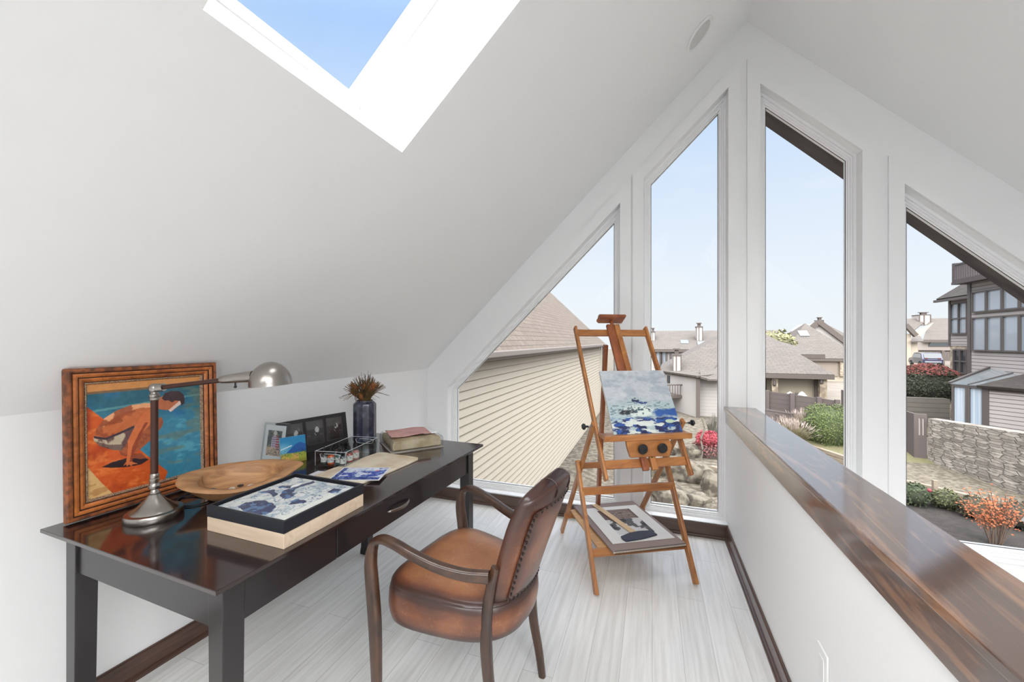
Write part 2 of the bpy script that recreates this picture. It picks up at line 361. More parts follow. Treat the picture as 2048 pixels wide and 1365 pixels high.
for k, P in glass_polys.items():
    w = tag(thing('window_%d' % k, None, None, (P[0][0], D, P[0][1])), kind='structure')
    mb = MB(); prof = [(.05, 0.004), (.046, .052), (.030, .052), (.030, .062), (.020, .062), (.018, .070), (.009, .070), (.007, .079), (0, .082), (0, .11)]
    for (d0, y0), (d1, y1) in zip(prof, prof[1:]): ringmesh(mb, offpoly(P, d0), offpoly(P, d1), D + y0, D + y1)
    mb.build('window_frame', white_trim, w, world=True, fix=False)
    mb = MB(); a = offpoly(P, .003); ringmesh(mb, offpoly(P, .001), offpoly(P, -.0025), D + .0815, D + .083); mb.build('gasket', black_gap, w, world=True, fix=False)
    MB().add([(p[0], D + .09, p[1]) for p in P], [tuple(range(len(P)))]).build('window_glass', window_glass, w, world=True, fix=False)
    # flat painted casing around the opening
    mb = MB(); O1 = offpoly(P, .051); O2 = offpoly(P, .128)
    if k in (1, 2, 3, 4):
        lo = .105
        O2 = [(x, max(z, lo)) for x, z in O2]
    ringmesh(mb, O2, O2, D, D - .012); ringmesh(mb, O2, O1, D - .012, D - .012); ringmesh(mb, O1, O1, D - .012, D + .006)
    mb.build('window_casing', white_wall, w, world=True, fix=False)
# half wall, its oak cap and fascia, lower hall beyond it
struct('wall_right', MB().b2((.49, YB, -.12), (.635, D, .89)), white_wall)
rail = MB().b2((.463, YB, .893), (.655, D + .0, .915)).build('trim_1', rail_m, bevel=.004); tag(rail, kind='structure')
struct('trim_2', MB().b2((.474, YB, .805), (.4895, D - .013, .893)), rail_m, bevel=.002)
struct('trim_3', MB().b2((.6355, YB, .805), (.650, D - .013, .893)), rail_m, bevel=.002)
def basebd(name, a, b, face, h=.095, m=None):  # run a->b in plan; profile depth along `face`
    a = Vector(a); b = Vector(b); f = Vector(face); mb = MB()
    prof = [(0, 0), (.024, 0), (.024, .010), (.019, .017), (.012, .02), (.012, h - .006), (.008, h), (0, h)]
    mb.loft([[(p.x + f.x * d, p.y + f.y * d, z) for d, z in prof] for p in (a, b)])
    return struct(name, mb, m)
basebd('baseboard_left', (xk(YB), YB), (xk(D), D), (1, -.0495), m=dark_base)
basebd('baseboard_back', (xk(D), D - .0005), (.49, D - .0005), (0, -1), m=dark_base_x)
basebd('baseboard_right', (.4895, YB), (.4895, D), (-1, 0), m=dark_base)
struct('wall_lower', MB().b2((XE, YB, -2.75), (XE + .1, D, ZE)), white_wall)
struct('floor_lower', MB().b2((.62, YB, -2.85), (XE + .1, D, -2.75)), mat('lower_floor_boards', (.5, .46, .4, 1), .5))
# roof overhang outside the gable: dark rake boards
dark_rake = mat('dark_brown_rake_board', S(62, 58, 62), .8, noise=((3, 9, 3), .35, .7, S(96, 88, 84)))
def rake(sgn, name):
    mb = MB(); y0, y1 = D + wt + .005, D + wt + .55
    x1 = XE + .5 if sgn > 0 else xk(D) - .35
    z1 = ZR - SL * abs(x1 - XR)
    lo = .125
    mb.add([(XR, y0, ZR - lo), (x1, y0, z1 - lo), (x1, y0, z1 + .15), (XR, y0, ZR + .15), (XR, y1, ZR - lo), (x1, y1, z1 - lo), (x1, y1, z1 + .15), (XR, y1, ZR + .15)],
           [(0, 1, 2, 3), (7, 6, 5, 4), (0, 4, 5, 1), (1, 5, 6, 2), (3, 2, 6, 7), (0, 3, 7, 4)])
    return struct(name, mb, dark_rake)
rake(1, 'trim_4'); rake(-1, 'trim_5')
# recessed light in the ceiling
pc = Vector((.267, 2.63, 0)); 
uu = (pc.x - xk(pc.y)) / (XR - xk(pc.y)); pc.z = lerp(ZK, ZR, uu)
nin = Vector(((ZR - ZK), 0, -(XR - xk(2.63)))).normalized()
Mz = nin.to_track_quat('Z', 'Y').to_matrix()
rl = thing('recessed_light', 'white round recessed light trim set in the sloped ceiling near the ridge', 'ceiling light', pc)
MB().lathe([(.098, -.001), (.098, .006), (.090, .010), (.080, .008), (.076, .0), (.0755, -.03)], 40, M=Mz, cap=False).build('trim_ring', mat('light_trim', (.8, .8, .79, 1), .4), rl, smooth=True, fix=False)
MB().lathe([(.0765, .003), (.05, .0032), (.001, .004)], 40, M=Mz, cap=False).build('lens', mat('light_lens', (.62, .62, .61, 1), .7), rl, fix=False)
# outlet plate on the half wall
op = thing('outlet_plate', 'white electrical outlet cover plate low on the half wall under the oak rail', 'outlet', (.4885, 1.448, .375))
MB().box((-.002, 0, 0), (.006, .075, .118)).build('plate', mat('outlet_plastic', (.84, .84, .84, 1), .35), op, bevel=.002)
MB().box((-.0055, 0, 0), (.003, .034, .068)).build('receptacle', mat('outlet_plastic_inner', (.8, .8, .8, 1), .35), op, bevel=.001)

# ================================================================== painted pictures (colours computed per vertex)
def vnoise(x, y, seed=0):
    xi = np.floor(x).astype(int); yi = np.floor(y).astype(int); fx = x - xi; fy = y - yi; fx = fx * fx * (3 - 2 * fx); fy = fy * fy * (3 - 2 * fy)
    def h(a, b):
        n = (a * 374761393 + b * 668265263 + seed * 974711) & 0x7fffffff; n = ((n ^ (n >> 13)) * 1274126177) & 0x7fffffff; return (n & 0xffff) / 65535.0
    return (h(xi, yi) * (1 - fx) + h(xi + 1, yi) * fx) * (1 - fy) + (h(xi, yi + 1) * (1 - fx) + h(xi + 1, yi + 1) * fx) * fy
def fbm(x, y, seed=0, o=5):
    t = 0; a = .5; 
    for k in range(o): t = t + a * vnoise(x * 2 ** k, y * 2 ** k, seed + k); a *= .5
    return t / (1 - .5 ** o)
def inpoly(x, y, P):
    r = np.zeros(x.shape, bool); n = len(P)
    for i in range(n):
        x1, y1 = P[i]; x2, y2 = P[(i + 1) % n]
        if y1 == y2: continue
        c = ((y1 > y) != (y2 > y)) & (x < (x2 - x1) * (y - y1) / (y2 - y1) + x1); r ^= c
    return r
def sm_(a, b, x): t = np.clip((x - a) / (b - a), 0, 1); return t * t * (3 - 2 * t)
def mixc(A, c, m): m = np.asarray(m, float)[..., None]; return A * (1 - m) + np.array(c, float) * m
def picture(name, w, h, nx, ny, fn, parent, M, m=None):
    """grid in the local XZ plane (x right, z up, facing -y), colours from fn(u, v) with v down, 0..255 sRGB"""
    u, v = np.meshgrid(np.linspace(0, 1, nx + 1), np.linspace(0, 1, ny + 1)); c = np.clip(fn(u, v), 0, 255) / 255.0
    c = np.where(c <= .04045, c / 12.92, ((c + .055) / 1.055) ** 2.4)
    vs = [tuple(M @ Vector((w * (a - .5), 0, h * (1 - b)))) for a, b in zip(u.ravel(), v.ravel())]
    k = nx + 1; fs = [(j * k + i, (j + 1) * k + i, (j + 1) * k + i + 1, j * k + i + 1) for j in range(ny) for i in range(nx)]
    me = bpy.data.meshes.new(name); me.from_pydata(vs, [], fs); me.update()
    at = me.color_attributes.new('paint', 'FLOAT_COLOR', 'POINT'); cc = np.ones((len(vs), 4), np.float32); cc[:, :3] = c.reshape(-1, 3); at.data.foreach_set('color', cc.ravel())
    me.materials.append(m or artmat()); o = bpy.data.objects.new(name, me); C.objects.link(o); o.parent = parent; return o

def art_crouching(u, v):
    # all polygons in one drawing frame, warped to 0..1
    def n(p):
        x, y = p; uu = (x - 365 - (y - 270) * .028) / 752; return (uu, (y - (265 - .05 * (x - 365))) / (865 - .257 * (x - 365)))
    P = lambda pts: [n(p) for p in pts]
    A = np.zeros(u.shape + (3,)); N1 = fbm(u * 9, v * 22, 3); N2 = fbm(u * 5, v * 4, 9); N3 = fbm(u * 30, v * 30, 5)
    A[:] = (58, 132, 160); A = mixc(A, (38, 96, 112), sm_(.45, .12, v + .15 * (N2 - .5))); A = mixc(A, (96, 178, 196), sm_(.5, .75, N1) * sm_(.25, .5, v) * .7); A = mixc(A, (40, 110, 160), sm_(.52, .7, N2) * .6)
    A = mixc(A, (104, 160, 158), (np.abs(v - .19 - .05 * (1 - u)) < .010) * .7); A = mixc(A, (120, 120, 96), sm_(.55, .68, fbm(u * 4, v * 14, 31)) * (u > .55) * .5)
    A = mixc(A, (206, 140, 78), v < .065 + .012 * (N1 - .5)); A = mixc(A, (140, 92, 52), (np.abs(v - .075) < .012) * .8)
    deck = [(0, .19), (.13, .325), (.45, .70), (.66, .93), (.63, 1.01), (-.01, 1.01)]
    m = inpoly(u, v, deck); A = mixc(A, (206, 88, 34), m); A = mixc(A, (226, 120, 56), m * sm_(.5, .7, N1)); A = mixc(A, (170, 62, 26), m * sm_(.5, .68, N2))
    m = inpoly(u, v, [(-.01, .70), (.10, .88), (.19, 1.01), (-.01, 1.01)]); A = mixc(A, (216, 176, 116), m); A = mixc(A, (190, 140, 84), m * sm_(.5, .66, N1))
    m = inpoly(u, v, P([(460, 885), (520, 850), (600, 825), (720, 822), (750, 835), (700, 870), (610, 890), (520, 893)])); A = mixc(A, (44, 28, 34), m)
    # legs and shorts
    m = inpoly(u, v, P([(560, 770), (640, 620), (760, 560), (830, 520), (845, 560), (830, 600), (760, 690), (690, 760), (640, 800)])); A = mixc(A, (176, 96, 58), m); A = mixc(A, (120, 60, 44), m * (N3 > .52) * .5)
    m = inpoly(u, v, P([(560, 770), (600, 790), (700, 790), (735, 825), (690, 832), (610, 812), (570, 800)])); A = mixc(A, (150, 74, 46), m)
    m = inpoly(u, v, P([(410, 665), (470, 680), (560, 640), (650, 585), (650, 640), (600, 720), (575, 765), (520, 760), (450, 730), (415, 690)])); A = mixc(A, (196, 178, 150), m); A = mixc(A, (104, 74, 72), m * (sm_(.48, .6, fbm(u * 16, v * 8, 12)))); A = mixc(A, (70, 44, 46), m * inpoly(u, v, P([(415, 690), (450, 730), (520, 760), (575, 765), (600, 720), (500, 720)])) * .6)
    # back / torso
    m = inpoly(u, v, P([(410, 650), (425, 600), (470, 520), (540, 465), (620, 430), (720, 416), (790, 418), (805, 460), (800, 520), (740, 570), (650, 590), (560, 635), (480, 672), (430, 676)]))
    tu, tv = u, v; A = mixc(A, (196, 106, 58), m); A = mixc(A, (232, 164, 116), m * inpoly(u, v, P([(470, 520), (540, 465), (620, 430), (720, 416), (795, 416), (790, 450), (690, 450), (590, 480), (510, 530), (440, 620), (430, 590)]))); A = mixc(A, (148, 70, 40), m * sm_(.52, .62, fbm(u * 12, v * 14, 44)) * .8); A = mixc(A, (60, 50, 60), inpoly(u, v, P([(414, 650), (480, 668), (560, 628), (650, 580), (652, 596), (560, 646), (480, 684), (414, 668)])))
    # arm, hand
    m = inpoly(u, v, P([(700, 500), (760, 450), (800, 462), (798, 510), (755, 575), (700, 640), (668, 740), (648, 800), (640, 850), (676, 866), (640, 872), (640, 888), (622, 870), (605, 888), (606, 868), (585, 880), (604, 850), (610, 790), (612, 690), (640, 620)])); A = mixc(A, (214, 116, 66), m); A = mixc(A, (150, 66, 40), m * inpoly(u, v, P([(740, 560), (700, 640), (668, 740), (640, 850), (625, 850), (640, 740), (680, 640), (720, 560)])))
    # neck, head, hair
    m = inpoly(u, v, P([(780, 425), (810, 380), (850, 360), (960, 400), (950, 440), (905, 480), (880, 470), (850, 470), (800, 460)])); A = mixc(A, (188, 108, 70), m); A = mixc(A, (226, 200, 186), inpoly(u, v, P([(880, 470), (940, 420), (960, 400), (975, 425), (930, 455), (895, 486)])))
    m = inpoly(u, v, P([(830, 385), (850, 345), (900, 330), (960, 332), (995, 365), (998, 420), (975, 440), (965, 405), (930, 400), (905, 415), (880, 400), (850, 400)])); A = mixc(A, (62, 40, 44), m)
    return A + (N3 - .5)[..., None] * 22
def art_sea(u, v):
    A = np.zeros(u.shape + (3,)); A[:] = (184, 189, 193); n = fbm(u * 5, v * 12, 2, 6); n2 = fbm(u * 11, v * 20, 8, 6); n3 = fbm(u * 26 + 6 * n, v * 44, 5, 4)
    A = mixc(A, (160, 168, 178), sm_(.45, .65, n) * .8); A = mixc(A, (206, 208, 206), sm_(.5, .7, fbm(u * 4, v * 6, 21)) * .7)
    hz = .50 - .06 * np.exp(-((u - .42) / .16) ** 2) + .05 * (n - .5)
    sea = sm_(hz - .02, hz + .05, v + .12 * (n2 - .5)); A = mixc(A, (172, 188, 190), sea)
    A = mixc(A, (96, 118, 124), sea * (n3 > .60) * (v < .72) * .8); A = mixc(A, (38, 42, 50), sm_(.02, .0, np.abs(v - .665 - .05 * (n2 - .5)) - .025) * sm_(.12, .2, u) * sm_(.46, .40, u) * (n3 > .38))
    A = mixc(A, (30, 44, 78), (np.exp(-((u - .43) / .05) ** 2 - ((v - .49) / .03) ** 2) > .25) * (n3 > .42))
    foam = (208, 214, 208); deep = (26, 36, 84); mid = (36, 80, 150)
    wav = sm_(.74, .80, v + .10 * (n2 - .5) )
    A = mixc(A, mid, sm_(.02, -.01, np.abs(v - .70 + .10 * (n2 - .5)) - .045) * sm_(.55, .72, u + .5 * (n - .5)) * .95); A = mixc(A, deep, wav * sm_(.34, .44, fbm(u * 7, v * 16, 33, 5))); A = mixc(A, mid, wav * (fbm(u * 12, v * 22, 35) > .56)); A = mixc(A, foam, wav * (fbm(u * 8 + 2 * n, v * 24, 51, 6) > .56))
    hump = sm_(.35, .6, np.exp(-((u - .45) / .26) ** 2 - ((v - .66) / .10) ** 2) + .5 * (n2 - .5)); A = mixc(A, (206, 216, 208), hump * (n3 > .36)); A = mixc(A, (60, 84, 96), hump * (fbm(u * 20, v * 34, 66) > .62)); A = mixc(A, (30, 52, 110), (np.exp(-((u - .50) / .10) ** 2 - ((v - .535) / .018) ** 2) > .35) * (n3 > .4))
    A = mixc(A, (38, 42, 50), sm_(.02, .0, np.abs(v - .665 - .05 * (n2 - .5)) - .018) * sm_(.12, .2, u) * sm_(.40, .34, u) * (n3 > .38))
    A = mixc(A, (176, 196, 170), (np.exp(-((u - .86) / .07) ** 2 - ((v - .83) / .03) ** 2) > .4))
    return A + (n3 - .5)[..., None] * 26
def art_tray(u, v):
    A = np.zeros(u.shape + (3,)); A[:] = (205, 208, 205); n = fbm(u * 4, v * 4, 71, 5); n2 = fbm(u * 18, v * 18, 72, 4)
    A = mixc(A, (150, 166, 178), sm_(.52, .66, fbm(u * 9, v * 9, 77, 6)) * .7); A = mixc(A, (92, 116, 140), (np.abs(fbm(u * 7, v * 9, 78, 6) - .5) < .018) * .8)
    navy = (34, 46, 88)
    def blob(P, x): return inpoly(u + .16 * (n - .5) + .05 * (n2 - .5), v + .16 * (fbm(u * 5, v * 5, 90) - .5) + .04 * (n2 - .5), P)
    for P in ([(.30, .0), (.37, .02), (.40, .22), (.36, .34), (.44, .46), (.52, .44), (.60, .55), (.50, .58), (.42, .56), (.30, .50), (.24, .42), (.28, .30), (.27, .16), (.30, .06)],
              [(.08, .30), (.20, .24), (.26, .30), (.22, .37), (.12, .38)], [(.02, .50), (.12, .44), (.20, .52), (.32, .54), (.32, .59), (.18, .57), (.10, .60), (.03, .57)],
              [(.20, .80), (.34, .70), (.52, .74), (.66, .82), (.74, .98), (.40, 1.0), (.22, .93)], [(.76, .10), (.90, .12), (.96, .2), (.88, .27), (.78, .22)], [(.68, .52), (.80, .56), (.84, .66), (.74, .68), (.68, .60)]):
        m = blob(P, 0); A = mixc(A, navy, m); A = mixc(A, (70, 100, 140), m * (n2 > .58))
    A = mixc(A, (232, 232, 228), inpoly(u, v, [(.27, .34), (.33, .34), (.35, .42), (.29, .45)]) * 0 + (np.exp(-((u - .27) / .05) ** 2 - ((v - .22) / .10) ** 2) > .55) * 1.0)
    A = mixc(A, (212, 214, 206), (u > .90) * (v > .3) * .9)
    return A + (n2 - .5)[..., None] * 24
def art_landscape(u, v):
    A = np.zeros(u.shape + (3,)); n = fbm(u * 4, v * 10, 13); A[:] = (34, 128, 178); A = mixc(A, (120, 184, 206), sm_(.1, .4, v) * sm_(.6, .1, u) * .8); A = mixc(A, (206, 226, 232), (np.abs(v - .38 + .25 * (u - .3)) < .02) * (u < .45)); A = mixc(A, (22, 84, 156), inpoly(u, v, [(.2, .62), (.55, .34), (.75, .25), (1, .36), (1, .64)]))
    A = mixc(A, (150, 160, 52), sm_(.60, .66, v + .05 * (n - .5))); A = mixc(A, (206, 164, 84), (fbm(u * 7, v * 8, 15) > .5) * (v > .64) * (u < .7)); A = mixc(A, (120, 108, 34), sm_(.8, 1, v) * .7)
    l = (np.abs(fbm(u * 9, v * 12, 19) - .5) < .022) * (v > .48) * (v < .78); return mixc(A, (20, 34, 60), l)
def art_photo(u, v):
    n = fbm(u * 14, v * 12, 23); n2 = fbm(u * 30, v * 30, 24); A = np.zeros(u.shape + (3,)); A[:] = (96, 100, 104); A = mixc(A, (60, 64, 76), n > .55); A = mixc(A, (150, 150, 120), (fbm(u * 6, v * 6, 27) > .56))
    b = inpoly(u, v, [(.28, .68), (.3, .3), (.42, .2), (.7, .2), (.82, .35), (.86, .7)]); A = mixc(A, (232, 226, 232), b); A = mixc(A, (150, 120, 160), b * ((np.sin(u * 75) > .4) | (np.sin(v * 75) > .5))); A = mixc(A, (196, 60, 70), b * (u > .62) * (np.sin(v * 60) > 0)); A = mixc(A, (222, 214, 206), (np.exp(-((u - .52) / .13) ** 2 - ((v - .1) / .1) ** 2) > .4))
    A = mixc(A, (226, 190, 170), (v > .66) * (n2 > .47)); return A
def art_bw(seed):
    def f(u, v):
        A = np.zeros(u.shape + (3,)); A[:] = (74, 72, 72); A = mixc(A, (48, 46, 47), v > .35); A = mixc(A, (96, 92, 92), np.abs(v - .63) < .012)
        n = fbm(u * 6, v * 6, seed); 
        for cx, cy, s, c in (((.38, .42, .10, 120), (.62, .36, .12, 185)) if seed % 2 else ((.62, .40, .13, 176), (.8, .25, .07, 96))): A = mixc(A, (c, c, c), (np.exp(-((u - cx) / s) ** 2 - ((v - cy) / (s * 1.1)) ** 2) > .4) * (n > .42))
        A = mixc(A, (28, 27, 28), inpoly(u, v, [(.2, 1), (.2, .62), (.4, .5), (.7, .52), (.8, .7), (.8, 1)]) * .8); A = mixc(A, (120, 118, 118), inpoly(u, v, [(.42, .52), (.47, .52), (.56, .64), (.52, .66)])); return A
    return f
def art_blue(u, v):
    A = np.zeros(u.shape + (3,)); n = fbm(u * 6, v * 6, 61, 6); A[:] = (214, 218, 228); A = mixc(A, (40, 62, 150), sm_(.49, .52, n)); A = mixc(A, (30, 50, 120), (v > .8) | (u < .1)); A = mixc(A, (150, 170, 206), sm_(.5, .6, fbm(u * 18, v * 18, 63)) * .7); A = mixc(A, (214, 130, 130), (np.exp(-((u - .8) / .05) ** 2 - ((v - .25) / .05) ** 2) > .4)); return A
def art_mat(u, v):  # mat board with a page of text above a grey image
    A = np.zeros(u.shape + (3,)); A[:] = (226, 224, 220); inn = (u > .20) & (u < .80) & (v > .10) & (v < .82); A = mixc(A, (96, 76, 68), inn)
    t = inn & (v < .40) & (u > .30) & (u < .76) & (np.sin(v * 150) > .35) & (fbm(u * 40, v * 40, 4, 2) > .3); A = mixc(A, (176, 160, 148), t * .8)
    im = inn & (v > .40); n = fbm(u * 5, v * 5, 81); A = mixc(A, (84, 82, 84), im); A = mixc(A, (206, 204, 202), im & (n > .52)); A = mixc(A, (44, 42, 44), im & (n < .40)); return A

# ================================================================== THE DESK
DZ = .762; DA = R(-2.3)
desk_m = mat('espresso_lacquer', S(36, 26, 26), .14, coat=.6, noise=((3, 1, 1), .4, .7, S(46, 30, 28)))
desk_leg = mat('espresso_lacquer_satin', S(33, 29, 31), .3, coat=.2)
nickel = mat('brushed_nickel', S(158, 153, 147), .28, 1, bump=((4, 4, 300), .04))
dk = thing('writing_desk', 'long black espresso writing desk with one drawer along the left wall', 'desk', (-1.390, 1.419, 0), DA)
HX, HY = .430, .736
def rect(hx, hy, z): return [(-hx, -hy, z), (hx, -hy, z), (hx, hy, z), (-hx, hy, z)]
mb = MB().loft([rect(HX - d, HY - d, DZ - z) for z, d in ((0, .0015), (.0015, 0), (.011, 0), (.015, .004), (.0155, .014), (.022, .018), (.030, .034), (.034, .042))]); mb.build('desktop', desk_m, dk, smooth=True, ang=25)
AZ0, AZ1 = DZ - .034 - .112, DZ - .034
ax, ay = HX - .052, HY - .052
MB().box((0, -ay + .008, (AZ0 + AZ1) / 2), (2 * ax - .08, .018, AZ1 - AZ0)).build('side_apron', desk_leg, dk); MB().box((0, ay - .008, (AZ0 + AZ1) / 2), (2 * ax - .08, .018, AZ1 - AZ0)).build('side_apron', desk_leg, dk)
MB().box((-ax + .008, 0, (AZ0 + AZ1) / 2), (.018, 2 * ay - .08, AZ1 - AZ0)).build('back_apron', desk_leg, dk)
mb = MB(); mb.box((ax - .008, -.482, (AZ0 + AZ1) / 2), (.018, .336, AZ1 - AZ0)); mb.box((ax - .008, .502, (AZ0 + AZ1) / 2), (.018, .298, AZ1 - AZ0)); mb.box((ax - .012, .02, AZ1 - .004), (.016, .68, .008)); mb.build('front_apron', desk_leg, dk)
dr = MB().box((ax - .006, .02, (AZ0 + AZ1) / 2 - .002), (.018, .663, AZ1 - AZ0 - .006)).build('drawer', desk_leg, dk, bevel=.0015)
hp = spline([(ax + .002, -.068 + .02, 0), (ax + .012, -.060 + .02, 0), (ax + .024, -.03 + .02, -.001), (ax + .028, .02, -.001), (ax + .024, .03 + .02, -.001), (ax + .012, .06 + .02, 0), (ax + .002, .068 + .02, 0)], 6)
hz = (AZ0 + AZ1) / 2
MB().sweep([p + Vector((0, 0, hz)) for p in hp], lambda t: .003 + .005 * math.sin(math.pi * t), lambda t: .003, side=(0, 0, 1), n=12, e=2).build('drawer_pull', nickel, dr, smooth=True)
for sx in (-1, 1):
    for sy in (-1, 1):
        cx, cy = sx * (ax - .020), sy * (ay - .020); o = .029
        rg = []
        for z, dd in ((0, .014), (.02, .013), (.05, .006), (.10, .001), (.16, 0), (AZ1, 0)):
            x0, x1 = cx - o - (dd if sx < 0 else 0), cx + o + (dd if sx > 0 else 0); y0, y1 = cy - o - (dd if sy < 0 else 0), cy + o + (dd if sy > 0 else 0)
            k = .012 * max(0, 1 - z / .3)
            if sx > 0: x0 += k
            else: x1 -= k
            if sy > 0: y0 += k
            else: y1 -= k
            rg.append([(x0, y0, z), (x1, y0, z), (x1, y1, z), (x0, y1, z)])
        MB().loft(rg).build('leg', desk_leg, dk, bevel=.002)

# ================================================================== FRAMED PAINTING leaning on the wall
gold = wood('orange_gilded_frame', S(120, 62, 30), S(206, 122, 56), (14, 14, 14), .38, .3)
edge_g = mat('dark_frame_edge', S(92, 52, 30), .5, noise=(40, .4, .6, S(150, 84, 44)))
pbl, pbr = Vector((-1.815, .742, DZ)), Vector((-1.790, 1.204, DZ)); fw = (pbr - pbl).length; fh = .505
pf = thing('framed_painting', 'orange gilt framed oil painting of a crouching swimmer, leaning on the left wall', 'painting', (pbl + pbr) / 2 + Vector((-.004, 0, .005)), math.atan2((pbr - pbl).y, (pbr - pbl).x))
LE = R(-1.5); Mf = Matrix.Rotation(LE, 4, 'X')
prof = [(0, .0), (0, -.020), (.004, -.027), (.012, -.028), (.018, -.022), (.024, -.020), (.034, -.024), (.044, -.021), (.047, -.015), (.052, -.014), (.055, -.008), (.058, -.006)]
def frame_rings(w, h, prof, z0=0):
    rg = []
    for d, y in prof: rg.append([Mf @ Vector(p) for p in ((-w / 2 + d, y, z0 + d), (w / 2 - d, y, z0 + d), (w / 2 - d, y, h - d), (-w / 2 + d, y, h - d))])
    return rg
groove = mat('frame_dark_groove', S(58, 30, 20), .6)
def mould(name, pr, m, sm=True): return MB().loft(frame_rings(fw, fh, pr), cap=False).build(name, m, pf, fix=False, smooth=sm)
mould('frame_outer_moulding', [(0, 0), (0, -.020), (.003, -.026), (.009, -.028), (.014, -.026)], edge_g)
mould('frame_groove', [(.014, -.026), (.015, -.021), (.0175, -.021)], groove, False)
mould('frame_middle_moulding', [(.0175, -.021), (.018, -.025), (.024, -.026), (.030, -.023)], gold)
mould('frame_groove', [(.030, -.023), (.031, -.018), (.0335, -.018)], groove, False)
mould('frame_inner_moulding', [(.0335, -.018), (.034, -.021), (.040, -.021), (.047, -.016)], gold)
mould('frame_groove', [(.047, -.016), (.0475, -.012), (.0495, -.012)], groove, False)
mould('frame_beaded_lip', [(.0495, -.012), (.050, -.015), (.0535, -.0145), (.058, -.006)], mat('beaded_silver_lip', S(120, 96, 80), .45, .3, noise=(300, .45, .55, S(190, 160, 130))))
picture('canvas', fw - .114, fh - .114, 230, 260, art_crouching, pf, Mf @ Matrix.Translation((0, -.0065, .057)), artmat('oil_paint', .42, .35))
MB().loft([[Mf @ Vector(p) for p in ((-fw / 2, y, 0), (fw / 2, y, 0), (fw / 2, y, fh), (-fw / 2, y, fh))] for y in (0, -.001)]).build('backing', edge_g, pf)

# ================================================================== DESK LAMP
lampb = mat('lamp_bronze_pole', S(74, 48, 40), .35, .5)
lx, ly = -1.607, .879
lp = thing('desk_lamp', 'brushed nickel pharmacy desk lamp with domed shade and brown pole on the desk', 'lamp', (lx, ly, DZ))
MB().lathe([(.078, 0), (.080, .003), (.080, .020), (.077, .025), (.066, .027), (.062, .032), (.050, .040), (.033, .056), (.022, .070), (.015, .080)], 48).build('base', nickel, lp, smooth=True)
mb = MB(); mb.lathe([(.014, .078), (.016, .084), (.012, .088), (.010, .096), (.016, .101), (.017, .108), (.012, .116), (.012, .120), (.014, .124), (.014, .132), (.012, .134), (.013, .138), (.013, .146), (.011, .150)], 28); mb.build('collar', nickel, lp, smooth=True); mb = MB(); mb.lathe([(.012, .400), (.014, .402), (.014, .409), (.0125, .411), (.0145, .414), (.0145, .421), (.011, .423), (.010, .432)], 28); mb.ball((0, 0, .441), .017, 18, 12); mb.build('swivel_joint', nickel, lp, smooth=True)
MB().lathe([(.0105, .145), (.0105, .405)], 20).build('pole', lampb, lp, smooth=True)
adir = Vector((.93, .367, 0)).normalized(); J = Vector((0, 0, .441))
def AP(s, dz): return J + adir * s + Vector((0, 0, dz))
MB().sweep([AP(.004, .001), AP(.032, .004)], .0135, n=20).build('elbow', nickel, lp, smooth=True)
MB().sweep([AP(.030, .004), AP(.250, .030)], .008, n=16).build('arm', lampb, lp, smooth=True)
MB().sweep([AP(.218, .028), AP(.222, .0285), AP(.245, .031), AP(.290, .036), AP(.330, .040)], lambda t: interp([(0, .009), (.05, .010), (.4, .014), (.8, .018), (1, .020)], t), n=24).build('socket', nickel, lp, smooth=True)
MB().tube([AP(.27, .020), AP(.27, .006)], .003).ball(AP(.27, .004), .005, 10, 6).build('switch', black_gap, lp, smooth=True)
hc = AP(.390, .012); ax_ = Vector((adir.x * -.06, adir.y * -.06, 1)).normalized(); Mh = ax_.to_track_quat('Z', 'Y').to_matrix()
pr = [(.070 * math.cos(a), .078 * math.sin(a)) for a in [R(x) for x in range(0, 91, 6)]]; pr[-1] = (.0005, .078)
mb = MB().lathe([(.0705, -.003)] + pr, 44, hc, sx=1.0, sy=.92, M=Mh, cap=False); mb.lathe([(.067, -.003)] + [(max(.0004, x * .95), z * .95) for x, z in pr], 44, hc, sy=.92, M=Mh, cap=False)
sh = mb.build('shade', nickel, lp, smooth=True, fix=False)
MB().tube(spline([(-.05, .06, .004), (-.10, .10, .004), (-.08, .16, .004), (.0, .175, .004), (.045, .15, .004), (.03, .10, .004), (-.03, .085, .004), (-.09, .13, .004), (-.15, .24, .004)], 8), .0028, 8).build('power_cord', mat('black_cord', S(24, 24, 26), .5), lp, smooth=True)

